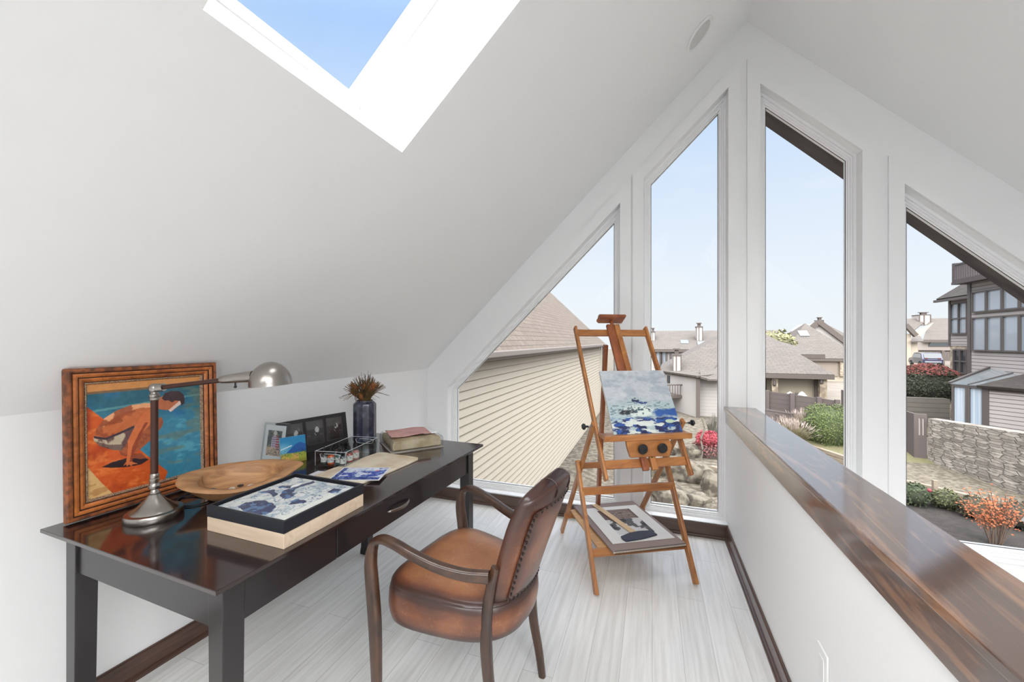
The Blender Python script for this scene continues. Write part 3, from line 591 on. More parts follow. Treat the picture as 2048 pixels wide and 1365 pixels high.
# ================================================================== DOUGH BOWL
bowl_m = wood('carved_teak', S(128, 86, 54), S(196, 150, 104), (4, 14, 20), .55)
bc = Vector((-1.508, 1.112, DZ)); ba = math.atan2(.73, .68)
bw = thing('dough_bowl', 'long carved wooden dough bowl with pointed ends holding pebbles, behind the desk lamp', 'bowl', bc, ba)
def bring(L, Wd, z, zt=0.0, pinch=1.6, shift=0):
    out = []
    for j in range(56):
        a = 2 * math.pi * j / 56; c_, s_ = math.cos(a), math.sin(a); wob = 1 + .03 * math.sin(3 * a + 1) + .02 * math.sin(7 * a)
        x = L * c_ * (1 + .04 * math.cos(5 * a)); y = Wd * math.copysign(abs(s_) ** pinch, s_) * wob * (1 - .12 * abs(c_) ** 6); out.append((x + shift, y, z + zt * abs(c_) ** 3 + (y * .17 * (z / .08) if z > .03 else 0)))
    return out
rg = [bring(.07, .045, 0), bring(.105, .07, .004, .004), bring(.155, .100, .034, .016, 1.3), bring(.190, .116, .066, .018, 1.2), bring(.206, .123, .076, .018, 1.2), bring(.204, .120, .083, .016, 1.2), bring(.196, .112, .086, .016, 1.2), bring(.142, .104, .084, .004, 1.0), bring(.137, .100, .078, .002, 1.0), bring(.130, .092, .050, 0, 1.0), bring(.112, .072, .024, .0, 1.0), bring(.07, .045, .018, 0, 1.0), bring(.01, .01, .017, 0, 1.0)]
MB().loft(rg).build('bowl', bowl_m, bw, smooth=True, ang=50)
for i, (x, y, s, c, lb) in enumerate([(.035, -.020, .016, (222, 214, 198), 'pale cream oval pebble in the wooden bowl'), (.075, -.018, .015, (196, 178, 150), 'tan flat pebble with light rim in the wooden bowl'), (.100, .010, .014, (176, 160, 150), 'greyish pink pebble at the far end of the wooden bowl'), (-.028, -.018, .014, (216, 206, 190), 'small pale pebble with a hole beside the cream one'), (-.090, -.012, .016, (92, 88, 84), 'dark grey flat pebble at the near end of the bowl'), (-.005, .015, .009, (60, 52, 48), 'tiny dark brown pebble in the middle of the bowl')]):
    p = bc + Matrix.Rotation(ba, 3, 'Z') @ Vector((x, y, .036 if abs(x) < .09 else .040))
    tag(MB().ball((0, 0, 0), s, 14, 9, (1.25, .85, .55), Matrix.Rotation(i * .8, 3, 'Z')).build('pebble', mat('pebble_%d' % i, S(*c), .7, noise=(60, .45, .6, S(*[k * .8 for k in c]))), smooth=True), lb, 'pebble', 'pebbles in the dough bowl').location = p

# ================================================================== FRAMED PANEL ON A WOOD BLOCK
bx, by, br = -1.166, 1.033, R(-1.2)
wb = MB().box((0, 0, .022), (.332, .328, .044)).build('wood_panel_block', wood('pale_birch', S(200, 176, 150), S(222, 202, 178), (2, 30, 30), .6), bevel=.0015)
wb.location = (bx, by, DZ); wb.rotation_euler = (0, 0, br); tag(wb, 'pale birch cradled panel lying flat under the black framed abstract', 'wood panel')
tf = thing('framed_abstract', 'blue and white abstract painting in black tray frame lying flat on birch block', 'painting', (bx, by, DZ + .0445), br)
t_ = .009; H_ = .036; w2, h2 = .334, .330; Mn = Matrix.Identity(4)
rg = [[(-w2 / 2 + d, -h2 / 2 + d, z), (w2 / 2 - d, -h2 / 2 + d, z), (w2 / 2 - d, h2 / 2 - d, z), (-w2 / 2 + d, h2 / 2 - d, z)] for d, z in ((.004, 0), (0, .001), (0, H_), (t_, H_), (t_, .022), (.02, .021))]
MB().loft(rg).build('frame', mat('matt_black_frame', S(27, 29, 36), .45), tf)
picture('painted_panel', w2 - .044, h2 - .044, 280, 280, art_tray, tf, Matrix.Translation((0, -(h2 - .044) / 2, .029)) @ Matrix.Rotation(R(-90), 4, 'X') @ Matrix.Translation((0, 0, 0)), artmat('resin_paint', .25, .3))
MB().box((0, 0, .0255), (w2 - .042, h2 - .042, .006)).build('panel_board', mat('board_edge', S(180, 184, 184), .6), tf)

# ================================================================== SMALL THINGS AT THE BACK OF THE DESK
pa = Vector((-1.872, 1.478, DZ)); pb = Vector((-1.718, 1.478, DZ))
ac = thing('acrylic_photo_frame', 'clear acrylic block frame with photo of a person in plaid, left of the small canvas', 'photo frame', (pa + pb) / 2, 0)
rake_ = Matrix.Rotation(R(-8), 4, 'X')
MB().loft([[rake_ @ Vector(p) for p in ((-.080, y, 0), (.080, y, 0), (.080, y, .190), (-.080, y, .190))] for y in (.020, .004)]).build('acrylic_block', acrylic, ac)
MB().loft([[rake_ @ Vector(p) for p in ((-.068, y, .006), (.068, y, .006), (.068, y, .178), (-.068, y, .178))] for y in (.0035, .0025)]).build('photo_paper', mat('photo_paper', S(236, 236, 238), .5), ac)
picture('photo', .094, .124, 60, 76, art_photo, ac, rake_ @ Matrix.Translation((0, .0018, .028)))
MB().loft([[rake_ @ Vector(p) for p in ((-.080, y, 0), (.080, y, 0), (.080, y, .190), (-.080, y, .190))] for y in (.0015, .001)]).build('front_sheet', acrylic, ac)
sa = Vector((-1.700, 1.452, DZ)); sb = Vector((-1.652, 1.558, DZ)); sang = math.atan2((sb - sa).y, (sb - sa).x)
scv = thing('small_landscape_canvas', 'tiny canvas with blue mountain and yellow green field, leaning on the black triple frame', 'painting', (sa + sb) / 2, sang)
rk = Matrix.Rotation(R(-10), 4, 'X'); sw = (sb - sa).length
MB().loft([[rk @ Vector(p) for p in ((-sw / 2, y, 0), (sw / 2, y, 0), (sw / 2, y, .128), (-sw / 2, y, .128))] for y in (.012, 0)]).build('stretcher', mat('canvas_edge', S(150, 196, 210), .7), scv)
picture('painted_face', sw, .128, 80, 80, art_landscape, scv, rk @ Matrix.Translation((0, -.0006, 0)))
ta = Vector((-1.772, 1.505, DZ + .001)); tb = Vector((-1.680, 1.885, DZ + .001)); tang = math.atan2((tb - ta).y, (tb - ta).x); tw = (tb - ta).length; th = .186
tr3 = thing('triple_photo_frame', 'wide black frame with three dark portrait photographs behind the ink bottle tray', 'photo frame', (ta + tb) / 2, tang)
rk = Matrix.Rotation(R(-9), 4, 'X')
blk = mat('black_photo_mount', S(40, 38, 39), .35)
MB().loft([[rk @ Vector(p) for p in ((-tw / 2, y, 0), (tw / 2, y, 0), (tw / 2, y, th), (-tw / 2, y, th))] for y in (.014, 0)]).build('mount', blk, tr3, bevel=.001)
for i in range(3):
    cx = (i - 1) * tw * .295
    MB().loft([[rk @ Vector(p) for p in ((cx - .049, y, .040), (cx + .049, y, .040), (cx + .049, y, th - .018), (cx - .049, y, th - .018))] for y in (-.0002, -.0012)]).build('window_mat', mat('dark_bevel', S(66, 64, 64), .4), tr3)
    picture('photo', .090, .12, 50, 60, art_bw(40 + i * 3 + (i == 1)), tr3, rk @ Matrix.Translation((cx, -.0018, .044)), artmat('photo_gloss', .2, .5))
# faceted vase and dried banksia
vs_ = Vector((-1.632, 1.965, DZ)); vz = thing('faceted_vase', 'dark blue glazed faceted ceramic vase at the back of the desk beside triple frame', 'vase', vs_)
def fac(r, z, a=.0):
    out = []
    for j in range(48):
        ang = 2 * math.pi * j / 48; k = (j % 4) / 4.0; out.append((r * math.cos(ang) * (1 - a * math.sin(math.pi * k)), r * math.sin(ang) * (1 - a * math.sin(math.pi * k)), z))
    return out
vase_m = mat('navy_glaze', S(44, 46, 62), .22, coat=.5, noise=(30, .5, .7, S(70, 74, 96)))
MB().loft([fac(.05, 0), fac(.062, .002, .03), fac(.067, .012, .05), fac(.067, .222, .05), fac(.065, .228, .04), fac(.050, .242, .01), fac(.049, .247), fac(.046, .247), fac(.046, .225), fac(.002, .224)]).build('body', vase_m, vz, smooth=True, ang=16)
bq = thing('dried_banksia_bunch', 'bunch of dried rusty orange banksia and thin brown leaves standing in the dark vase', 'dried flowers', vs_ + Vector((0, 0, .20)))
stem_m = mat('dried_leaf', S(122, 98, 60), .9, noise=(30, .4, .6, S(74, 62, 42))); rnd = random.Random(3)
mb = MB()
for i in range(260):
    a = rnd.uniform(0, 6.283); sp = rnd.random() ** .7; out_ = .022 + .105 * sp; h = .080 + .10 * (1 - sp) * rnd.uniform(.6, 1) + .02 * rnd.random()
    r0 = .012 * rnd.random(); p0 = Vector((r0 * math.cos(a), r0 * math.sin(a), .02)); p1 = Vector((out_ * .5 * math.cos(a), out_ * .5 * math.sin(a), .05 + h * .4)); p2 = Vector((out_ * math.cos(a + .2), out_ * math.sin(a + .2), .03 + h))
    if sp > .85 and rnd.random() < .35: p2.z = .03 + h * .4; p2.x *= 1.15; p2.y *= 1.15
    mb.sweep(spline([p0, p1, p2], 4), lambda t: .0019 * (1 - .35 * t), lambda t: .0009, side=(rnd.uniform(-1, 1), rnd.uniform(-1, 1), 0), n=5)
mb.build('leaves', stem_m, bq)
for i, (x, y, z, s) in enumerate([(-.058, -.02, .090, .018), (.01, -.045, .075, .014), (-.04, -.035, .125, .018), (.062, -.01, .125, .020), (.02, -.03, .13, .014), (.03, .02, .13, .016), (-.02, .02, .125, .016)]):
    d = Vector((x, y, .05)).normalized(); mb = MB(); M3 = d.to_track_quat('Z', 'Y').to_matrix(); mb.ball((x, y, z), s, 12, 8, (.8, .8, 1.5), M3)
    for k in range(60):
        q = Vector((rnd.gauss(0, 1), rnd.gauss(0, 1), rnd.gauss(0, 1))).normalized(); w_ = M3 @ Vector((q.x * s * .8, q.y * s * .8, q.z * s * 1.5)); c0 = Vector((x, y, z)) + w_; mb.bar(c0, c0 + w_ * .35 + d * .003, .0014, .0014)
    mb.build('flower_head', mat('rust_orange_bloom', S(176, 112, 62), .9, noise=(80, .4, .6, S(128, 74, 44))), bq)
    MB().tube([(x * .3, y * .3, -.15), (x, y, z)], .002, 6).build('stem', stem_m, bq)
# acrylic tray with ink bottles
ta_ = R(9); tray_c = Vector((-1.462, 1.640, DZ)); at_ = thing('acrylic_tray', 'clear acrylic handled tray holding small ink bottles on the desk', 'tray', tray_c, ta_)
W_, L_ = .160, .300; Hh = .068; q = .003
MB().box((0, 0, .010), (W_, L_, q)).build('tray_base', acrylic, at_)
for sx in (-1, 1): MB().box((sx * (W_ / 2 - q / 2), 0, .010 + Hh / 2), (q, L_, Hh)).build('tray_side', acrylic, at_)
for sy in (-1, 1): MB().box((0, sy * (L_ / 2 - q / 2), .010 + Hh / 2), (W_ - 2 * q, q, Hh)).build('tray_side', acrylic, at_)
rimm = mat('acrylic_bright_edge', S(196, 200, 206), .15, spec=1.0)
mb = MB(); z = .010 + Hh
for sx in (-1, 1): mb.bar((sx * (W_ / 2 - q / 2), -L_ / 2, z), (sx * (W_ / 2 - q / 2), L_ / 2, z), .0032, .0018)
for sy in (-1, 1):
    mb.bar((-W_ / 2, sy * (L_ / 2 - q / 2), z), (W_ / 2, sy * (L_ / 2 - q / 2), z), .0032, .0018, side=(0, 1, 0))
    mb.tube(spline([(-.045, sy * L_ / 2, z - .012), (-.050, sy * L_ / 2, z - .022), (-.038, sy * L_ / 2, z - .034), (.038, sy * L_ / 2, z - .034), (.050, sy * L_ / 2, z - .022), (.045, sy * L_ / 2, z - .012)], 5, True), .0013, 6)
for sx in (-1, 1):
    for sy in (-1, 1): mb.bar((sx * (W_ / 2 - .001), sy * (L_ / 2 - .001), .008), (sx * (W_ / 2 - .001), sy * (L_ / 2 - .001), z), .0016, .0016)
mb.build('tray_rim', rimm, at_)
for sx in (-1, 1):
    for sy in (-1, 1): MB().lathe([(.006, 0), (.007, .004), (.007, .0085)], 12, (sx * (W_ / 2 - .012), sy * (L_ / 2 - .012), 0)).build('foot', acrylic, at_)
label_m = mat('ink_label', S(222, 220, 216), .6, noise=((300, 300, 120), .56, .6, S(120, 118, 116)))
capm = mat('black_dropper_cap', S(18, 18, 20), .45)
inks = [('clear', (70, 70, 74)), ('orange', (214, 92, 40)), ('teal', (30, 86, 84)), ('grey', (66, 72, 82)), ('red', (150, 46, 52)), ('pink', (196, 130, 130)), ('black', (36, 36, 40)), ('blue', (90, 110, 140)), ('brown', (84, 60, 48)), ('dark green', (40, 60, 52))]
spots = [(-.055, -.115), (-.018, -.118), (.018, -.108), (.050, -.122), (.052, -.072), (.054, -.022), (-.050, -.065), (-.010, -.062), (-.045, -.015), (.005, -.012)]
where = ['at tray near left corner', 'second from left in front row of the tray', 'third from left in front row of the tray', 'at tray near right corner', 'second along the right side of the tray', 'third along the right side of the tray', 'behind the near left bottle in the tray', 'mid second row of the tray', 'in the back row by the triple frame', 'mid back row of the tray']
Mt = Matrix.LocRotScale(tray_c, Matrix.Rotation(ta_, 3, 'Z').to_euler(), None)
for (nm, c), (x, y), wh in zip(inks, spots, where):
    b_ = thing('ink_bottle', '%s ink bottle with dropper cap %s' % (nm, wh), 'bottle', Mt @ Vector((x, y, .0115)), ta_, 'ink bottles in the acrylic tray')
    MB().lathe([(.014, 0), (.0155, .002), (.0155, .036), (.013, .041), (.007, .044), (.007, .047)], 20).build('bottle_body', mat('ink_%s' % nm, S(*c), .12, coat=.5), b_, smooth=True)
    MB().lathe([(.0158, .008), (.0158, .033)], 20, cap=False).build('label_band', label_m, b_, smooth=True)
    MB().lathe([(.0088, .045), (.0088, .057), (.0055, .059), (.0060, .066), (.0050, .074), (.0020, .077)], 16).build('dropper_cap', capm, b_, smooth=True)
# wrapped bundle, plastic sleeve, pink sheet
bg_c = Vector((-1.324, 1.990, DZ)); bga = R(49.4 - 0)
kraft = mat('creased_kraft_paper', S(196, 180, 152), .7, noise=(14, .4, .65, S(158, 138, 108)), bump=(16, .8))
bu = thing('paper_bundle', 'stack of papers wrapped in creased brown paper and clear plastic on the far desk end', 'paper bundle', bg_c, bga)
rn = random.Random(5)
def wob(hx, hy, z, a): return [(x + rn.uniform(-a, a), y + rn.uniform(-a, a), z + rn.uniform(-a, a) * .5) for x, y in [(lerp(-hx, hx, i / 6), -hy) for i in range(6)] + [(hx, lerp(-hy, hy, i / 6)) for i in range(6)] + [(lerp(hx, -hx, i / 6), hy) for i in range(6)] + [(-hx, lerp(hy, -hy, i / 6)) for i in range(6)]]
MB().loft([wob(.118, .118, .006, .001), wob(.134, .132, .012, .002), wob(.136, .134, .028, .003), wob(.132, .130, .045, .003), wob(.128, .126, .058, .003), wob(.100, .10, .063, .002)]).build('kraft_wrap', kraft, bu, smooth=True, ang=40)
MB().loft([wob(.146, .142, 0, .0008), wob(.148, .144, .005, .001)]).build('base_board', mat('grey_chipboard', S(176, 168, 158), .8), bu)
plast = glassmat('thin_plastic_film', (.90, .92, .92, 1), .2)
MB().loft([wob(.144, .140, .006, .001), wob(.150, .142, .03, .004), wob(.146, .138, .055, .004), wob(.135, .130, .069, .003)], cap=False).build('plastic_sleeve', plast, bu, smooth=True, ang=30, fix=False)
MB().loft([wob(.045, .09, .067, .003), wob(.04, .085, .072, .003)]).build('white_tissue', mat('white_tissue', S(226, 230, 228), .7), bu).location = (.098, .02, 0)
ps = MB().loft([[(x, y, z + .004 * math.sin(x * 30) + .003 * math.sin(y * 40)) for x, y in [(lerp(-.112, .112, i / 8), -.095) for i in range(8)] + [(.112, lerp(-.095, .095, i / 8)) for i in range(8)] + [(lerp(.112, -.112, i / 8), .095) for i in range(8)] + [(-.112, lerp(.095, -.095, i / 8)) for i in range(8)]] for z in (0, .004)]).build('pink_sheet', mat('dusty_pink_paper', S(204, 158, 152), .8, noise=(12, .45, .65, S(186, 140, 136))))
ps.location = bg_c + Vector((-.012, -.012, .074)); ps.rotation_euler = (0, 0, bga - R(3)); tag(ps, 'dusty pink paper sheet on top of the wrapped brown paper bundle', 'paper')
# parchment folio, white sheet, painted prints
fa = Vector((-1.262, 1.572, DZ)); fq = [(-.222, -.128), (-.12, -.135), (0, -.136), (.10, -.137), (.178, -.132), (.196, -.118), (.198, -.04), (.192, .03), (.199, .09), (.188, .132), (.08, .135), (-.03, .131), (-.12, .135), (-.214, .130), (-.220, .06), (-.215, -.03)]
def rot2(p, a, o): return (o.x + p[0] * math.cos(a) - p[1] * math.sin(a), o.y + p[0] * math.sin(a) + p[1] * math.cos(a))
folio = MB().loft([[(p[0] * k, p[1] * k, z) for p in fq] for z, k in ((0, .99), (.002, 1), (.007, 1), (.010, .985))]).build('parchment_folio', mat('aged_parchment', S(216, 204, 182), .75, noise=(8, .45, .7, S(192, 172, 142))), bevel=.001)
folio.location = fa; folio.rotation_euler = (0, 0, R(85)); tag(folio, 'aged cream parchment folio with ragged edges lying in the middle of the desk', 'folio')
wsht = MB().box((0, 0, .0007), (.10, .20, .0014)).build('paper_sheet', mat('white_paper', S(222, 220, 226), .7)); wsht.location = (-1.405, 1.345, DZ); wsht.rotation_euler = (0, 0, R(3)); tag(wsht, 'blank white paper sheet between the wooden bowl and the parchment folio', 'paper')
bp = thing('blue_painted_print', 'unframed blue and white abstract study on paper, lying on the parchment folio', 'painting', (-1.225, 1.448, DZ + .0104), R(20))
MB().box((0, 0, .001), (.22, .17, .0018)).build('paper', mat('print_paper', S(214, 214, 220), .7), bp)
picture('painted_surface', .205, .155, 90, 70, art_blue, bp, Matrix.Translation((0, -.0775, .0024)) @ Matrix.Rotation(R(-90), 4, 'X'))
bs = MB().box((0, 0, .0009), (.10, .16, .0018)).build('blue_card', mat('cobalt_card', S(44, 66, 150), .6)); bs.location = (-1.330, 1.335, DZ + .0016); bs.rotation_euler = (0, 0, R(24)); tag(bs, 'cobalt blue card showing behind the black framed abstract on the desk', 'card')

# ================================================================== THE CHAIR (local: +x to the back, y to the far side)
def leather_material():
    m = bpy.data.materials.new('burnished_leather'); m.use_nodes = True; t = m.node_tree; p = t.nodes['Principled BSDF']
    tcn = N(t, 'ShaderNodeTexCoord'); n1 = N(t, 'ShaderNodeTexNoise', i_Scale=5.0, i_Detail=5.0); t.links.new(tcn.outputs['Object'], n1.inputs['Vector'])
    a = N(t, 'ShaderNodeAttribute', attribute_name='patina'); ad = N(t, 'ShaderNodeMath', operation='MULTIPLY_ADD'); t.links.new(n1.outputs['Fac'], ad.inputs[0]); ad.inputs[1].default_value = .55; t.links.new(a.outputs['Fac'], ad.inputs[2])
    r = N(t, 'ShaderNodeValToRGB'); e = r.color_ramp.elements; e[0].position = .12; e[0].color = S(182, 126, 86); e[1].position = 1.15 if False else 1.0; e[1].color = S(52, 34, 32)
    for pz, c in ((.32, S(138, 88, 58)), (.44, S(104, 62, 43)), (.60, S(68, 42, 34))): q_ = e.new(pz); q_.color = c
    t.links.new(ad.outputs[0], r.inputs[0])
    v = N(t, 'ShaderNodeTexVoronoi', feature='DISTANCE_TO_EDGE', i_Scale=16.0); n3 = N(t, 'ShaderNodeTexNoise', i_Scale=9.0, i_Detail=3.0); t.links.new(tcn.outputs['Object'], n3.inputs['Vector'])
    vm = N(t, 'ShaderNodeMix', data_type='RGBA'); vm.inputs['Factor'].default_value = .25; t.links.new(tcn.outputs['Object'], vm.inputs['A']); t.links.new(n3.outputs['Color'], vm.inputs['B']); t.links.new(vm.outputs['Result'], v.inputs['Vector'])
    lt = N(t, 'ShaderNodeMapRange'); lt.inputs[1].default_value = .0; lt.inputs[2].default_value = .022; lt.inputs[3].default_value = .28; lt.inputs[4].default_value = 0; t.links.new(v.outputs['Distance'], lt.inputs[0])
    inv = N(t, 'ShaderNodeMapRange'); inv.inputs[1].default_value = .55; inv.inputs[2].default_value = .25; t.links.new(ad.outputs[0], inv.inputs[0]); mu = N(t, 'ShaderNodeMath', operation='MULTIPLY'); t.links.new(lt.outputs[0], mu.inputs[0]); t.links.new(inv.outputs[0], mu.inputs[1])
    cm = N(t, 'ShaderNodeMix', data_type='RGBA'); t.links.new(mu.outputs[0], cm.inputs['Factor']); t.links.new(r.outputs[0], cm.inputs['A']); cm.inputs['B'].default_value = S(206, 158, 118)
    t.links.new(cm.outputs['Result'], p.inputs['Base Color']); p.inputs['Roughness'].default_value = .34; p.inputs['Coat Weight'].default_value = .25; p.inputs['Coat Roughness'].default_value = .25
    n2 = N(t, 'ShaderNodeTexNoise', i_Scale=220.0, i_Detail=2.0); t.links.new(tcn.outputs['Object'], n2.inputs['Vector']); b = N(t, 'ShaderNodeBump', i_Strength=.10, i_Distance=.001); t.links.new(n2.outputs['Fac'], b.inputs['Height']); t.links.new(b.outputs[0], p.inputs['Normal'])
    return m
leather = leather_material()
chair_wood = wood('dark_walnut_chair_wood', S(40, 26, 20), S(84, 56, 38), (14, 14, 5), .34, .4)
chA = R(8.0); chO = Vector((-.882, 1.455, 0))       # origin below the middle of the seat front; local +x runs backwards
chA = math.atan2(-.14, .99)
ch = thing('leather_armchair', 'brown leather desk chair with bentwood arms and nailhead back, pulled up to the black desk', 'chair', chO, chA)
def seat_ring(z, grow, n=64):
    out = []
    for j in range(n):
        a = 2 * math.pi * j / n; c_, s_ = math.cos(a), math.sin(a); e = 2 / 4.2
        x = math.copysign(abs(c_) ** e, c_); y = math.copysign(abs(s_) ** e, s_)
        t = (x + 1) / 2; hw = lerp(.262, .185, t) + .012 * math.sin(math.pi * t); bulge = .035 * (1 - y * y) * (t ** 2)
        out.append((.20 + x * .222 + bulge + x * grow, y * (hw + grow), z + (.018 * (1 - t) if z > .44 else 0)))
    return out
rg = []; cs = []
for z, g, c in ((.350, -.018, .6), (.354, -.002, .55), (.360, .003, .40), (.385, .009, .16), (.415, .012, .10), (.442, .010, .22), (.460, .006, .45), (.466, .002, .66), (.470, .004, .60), (.477, .000, .48), (.484, -.012, .30), (.490, -.035, .10), (.495, -.075, -.05), (.498, -.12, -.08), (.499, -.17, -.08)): rg.append(seat_ring(z, g)); cs.append(c)
MB().loft(rg, cols=cs).build('seat', leather, ch, smooth=True, ang=60, attr='patina')
def back_pt(w, t, d):  # w in metres across, t 0..1 up, d outward (rear +)
    z = lerp(.475, .895, t); x0 = lerp(.372, .520, t ** 1.05); hw = .20
    arch = -.042 * (w / .17) ** 2 * t ** 4
    bul = .062 * (1 - (w / .20) ** 2)
    return Vector((x0 + bul + d * .94, w * (1 - .02 * abs(d) * 10), z + arch + d * -.30))
def back_ring(t, shrink):
    hw = lerp(.158, .182, min(1, t * 1.4)) - shrink; th = .030 - shrink * .6; out = []; cc = []
    for j in range(44):
        a = 2 * math.pi * j / 44; c_, s_ = math.cos(a), math.sin(a); w = hw * math.copysign(abs(c_) ** .62, c_); d = th * math.copysign(abs(s_) ** .8, s_)
        # fluted channels show on the front and over the top roll
        out.append(back_pt(w, t, d - (.000 if s_ > 0 else .010) + (.004 * (abs(abs(w) - .058) < .012) if False else 0)))
    return out
ts = [(0, .028), (.012, .010), (.04, .002), (.10, 0), (.2, 0), (.35, 0), (.5, 0), (.65, 0), (.78, 0), (.88, 0), (.93, .001), (.965, .005), (.988, .012), (1.0, .024)]
mb = MB(); rg = [back_ring(t, s_) for t, s_ in ts]; cs = [.55, .45, .35, .22, .16, .12, .10, .14, .24, .34, .42, .46, .42, .4]
mb.loft(rg, cols=cs)
n_ = 44
for i in range(len(ts)):
    for j in range(n_):
        a = 2 * math.pi * j / 44; k = abs(math.cos(a)); mb.c[i * n_ + j] += .30 * max(0, k - .75) * 2
mb.build('backrest', leather, ch, smooth=True, ang=70, attr='patina')
# rear panel, slightly proud, edged with nailheads
def pan(w, t): return back_pt(w, t, .0315)
rows = 14; cols_ = 16; vs_g = []; cc = []
for i in range(rows + 1):
    t = lerp(.035, .86, i / rows); hw = lerp(.128, .150, min(1, t * 1.3))
    for j in range(cols_ + 1):
        w = lerp(-hw, hw, j / cols_); edge = max(abs(2 * j / cols_ - 1), abs(2 * i / rows - 1)); p = pan(w, t); vs_g.append(p + Vector((.0035 * (1 if edge < .97 else -.6), 0, 0))); cc.append(.10 + .28 * max(0, edge - .6) / .4)
fs = [(i * (cols_ + 1) + j, i * (cols_ + 1) + j + 1, (i + 1) * (cols_ + 1) + j + 1, (i + 1) * (cols_ + 1) + j) for i in range(rows) for j in range(cols_)]
mb = MB().add(vs_g, fs, cc); mb.build('back_panel', leather, ch, smooth=True, ang=70, attr='patina')
mb = MB(); nail = mat('dark_antique_nail', S(54, 44, 40), .35, .8)
pth = [(-1, lerp(.05, .84, i / 15)) for i in range(16)] + [(1, lerp(.05, .84, i / 15)) for i in range(16)] + [(lerp(-1, 1, i / 13), .045) for i in range(1, 13)] + [(lerp(-1, 1, i / 13), .85) for i in range(1, 13)]
for w, t in pth:
    hw = lerp(.124, .146, min(1, t * 1.3)); p = pan(w * hw, t) + Vector((.004, 0, 0)); mb.ball(p, .0052, 8, 5, (.6, 1, 1))
mb.build('nailhead_trim', nail, ch, smooth=True)
# piping welts that cross the top roll
mb = MB()
for w in (-.060, .060):
    pts = [back_pt(w, t, -.0395) for t in (.5, .7, .85, .93)] + [back_pt(w, .985, -.030), back_pt(w, 1.012, -.006), back_pt(w, .995, .018), back_pt(w, .95, .030), back_pt(w, .89, .032)]
    mb.tube(spline(pts, 4), .0028, 6)
mb.build('welt', mat('dark_leather_welt', S(50, 34, 30), .4), ch, smooth=True)
for sy in (-1, 1):
    fl = spline([(-.030, sy * .262, 0), (-.018, sy * .268, .10), (-.010, sy * .278, .22), (-.012, sy * .282, .36), (-.024, sy * .282, .48), (-.034, sy * .280, .56), (-.030, sy * .279, .61)], 5)
    MB().sweep(fl, lambda t: interp([(0, .015), (.5, .025), (.75, .024), (1, .019)], t), lambda t: interp([(0, .012), (.6, .018), (1, .017)], t), side=(1, 0, 0), n=16, e=3.2).build('leg', chair_wood, ch, smooth=True)
    ar = spline([(-.030, sy * .279, .608), (-.016, sy * .278, .645), (.020, sy * .276, .662), (.075, sy * .272, .655), (.15, sy * .264, .632), (.24, sy * .246, .606), (.33, sy * .222, .592), (.41, sy * .196, .592)], 6)
    MB().sweep(ar, lambda t: interp([(0, .017), (.15, .019), (.5, .019), (1, .017)], t), lambda t: interp([(0, .018), (.12, .015), (.3, .014), (.7, .017), (1, .020)], t), side=(0, 1, 0), n=16, e=3.0).build('armrest', chair_wood, ch, smooth=True)
    rl_ = spline([(.440, sy * .176, 0), (.425, sy * .176, .10), (.400, sy * .178, .22), (.390, sy * .180, .34), (.392, sy * .181, .44), (.405, sy * .181, .54), (.425, sy * .180, .62)], 5)
    MB().sweep(rl_, lambda t: interp([(0, .014), (.5, .020), (1, .014)], t), lambda t: interp([(0, .012), (.5, .016), (1, .010)], t), side=(1, 0, 0), n=16, e=3.2).build('leg', chair_wood, ch, smooth=True)

# ================================================================== THE EASEL (local: x along its width, y away from the viewer)
ea_w = wood('oiled_beech_orange', S(140, 84, 42), S(190, 128, 70), (12, 12, 3), .38, .2)
ea_h = wood('oiled_beech_orange_across', S(140, 84, 42), S(190, 128, 70), (3, 14, 14), .38, .2)
ea_d = wood('reddish_easel_mast', S(120, 62, 34), S(166, 96, 56), (12, 12, 3), .38, .2)
EO = Vector((-.280, 2.157, 0)); EA = R(28.7)
ez = thing('studio_easel', 'tall orange wooden studio easel standing by the gable windows', 'easel', EO, EA)
AW = .585
knobm = mat('black_plastic_knob', S(26, 27, 30), .4)
for x in (0.0, AW):
    MB().bar((x, .004, .004), (x, .325, .630), .020, .040, cham=.003).build('leg', ea_w, ez, bevel=.004)
    xx = x + (.020 if x == 0 else -.020)
    MB().bar((xx, .720, .004), (xx, .095, .905), .018, .036).build('leg', ea_w, ez, bevel=.004)
def hbar(name, y, z, h=.040, t=.018, x0=.0, x1=AW, m=ea_h): return MB().box(((x0 + x1) / 2, y, z), (x1 - x0, t, h)).build(name, m, ez, bevel=.003)
hbar('cross_bar', .315, .600, .036); hbar('cross_bar', .232, .474, .046); hbar('cross_bar', .092, .182, .044, m=ea_h); hbar('cross_bar', .590, .175, .036)
# tilting frame
d0 = Vector((0, -.055, .640)); d1 = Vector((0, .455, 1.455)); dd = (d1 - d0).normalized(); nn_ = Vector((0, -dd.z, dd.y))   # nn_: towards the viewer
def T(x, s, off_=0.0): return Vector((x, 0, 0)) + d0 + dd * s + nn_ * off_
TL = (d1 - d0).length
for x in (.030, .515): MB().bar(T(x, -.005), T(x, TL), .018, .040).build('upright', ea_w, ez, bevel=.006)
MB().bar(T(.039, TL - .045), T(.506, TL - .045), .046, .016, side=dd).build('top_rail', ea_h, ez, bevel=.003)
MB().bar(T(.039, .075), T(.506, .075), .046, .016, side=dd).build('lower_rail', ea_h, ez, bevel=.003)
ms = MB().bar(T(.255, .03, .020), T(.255, TL + .005, .020), .030, .020).bar(T(.305, .03, .020), T(.305, TL + .005, .020), .030, .020)
MB().bar(T(.254, .03, .020), T(.254, TL + .005, .020), .034, .024).build('mast', ea_d, ez, bevel=.004)
MB().bar(T(.306, .03, .020), T(.306, TL + .005, .020), .034, .024).build('mast', ea_w, ez, bevel=.004)
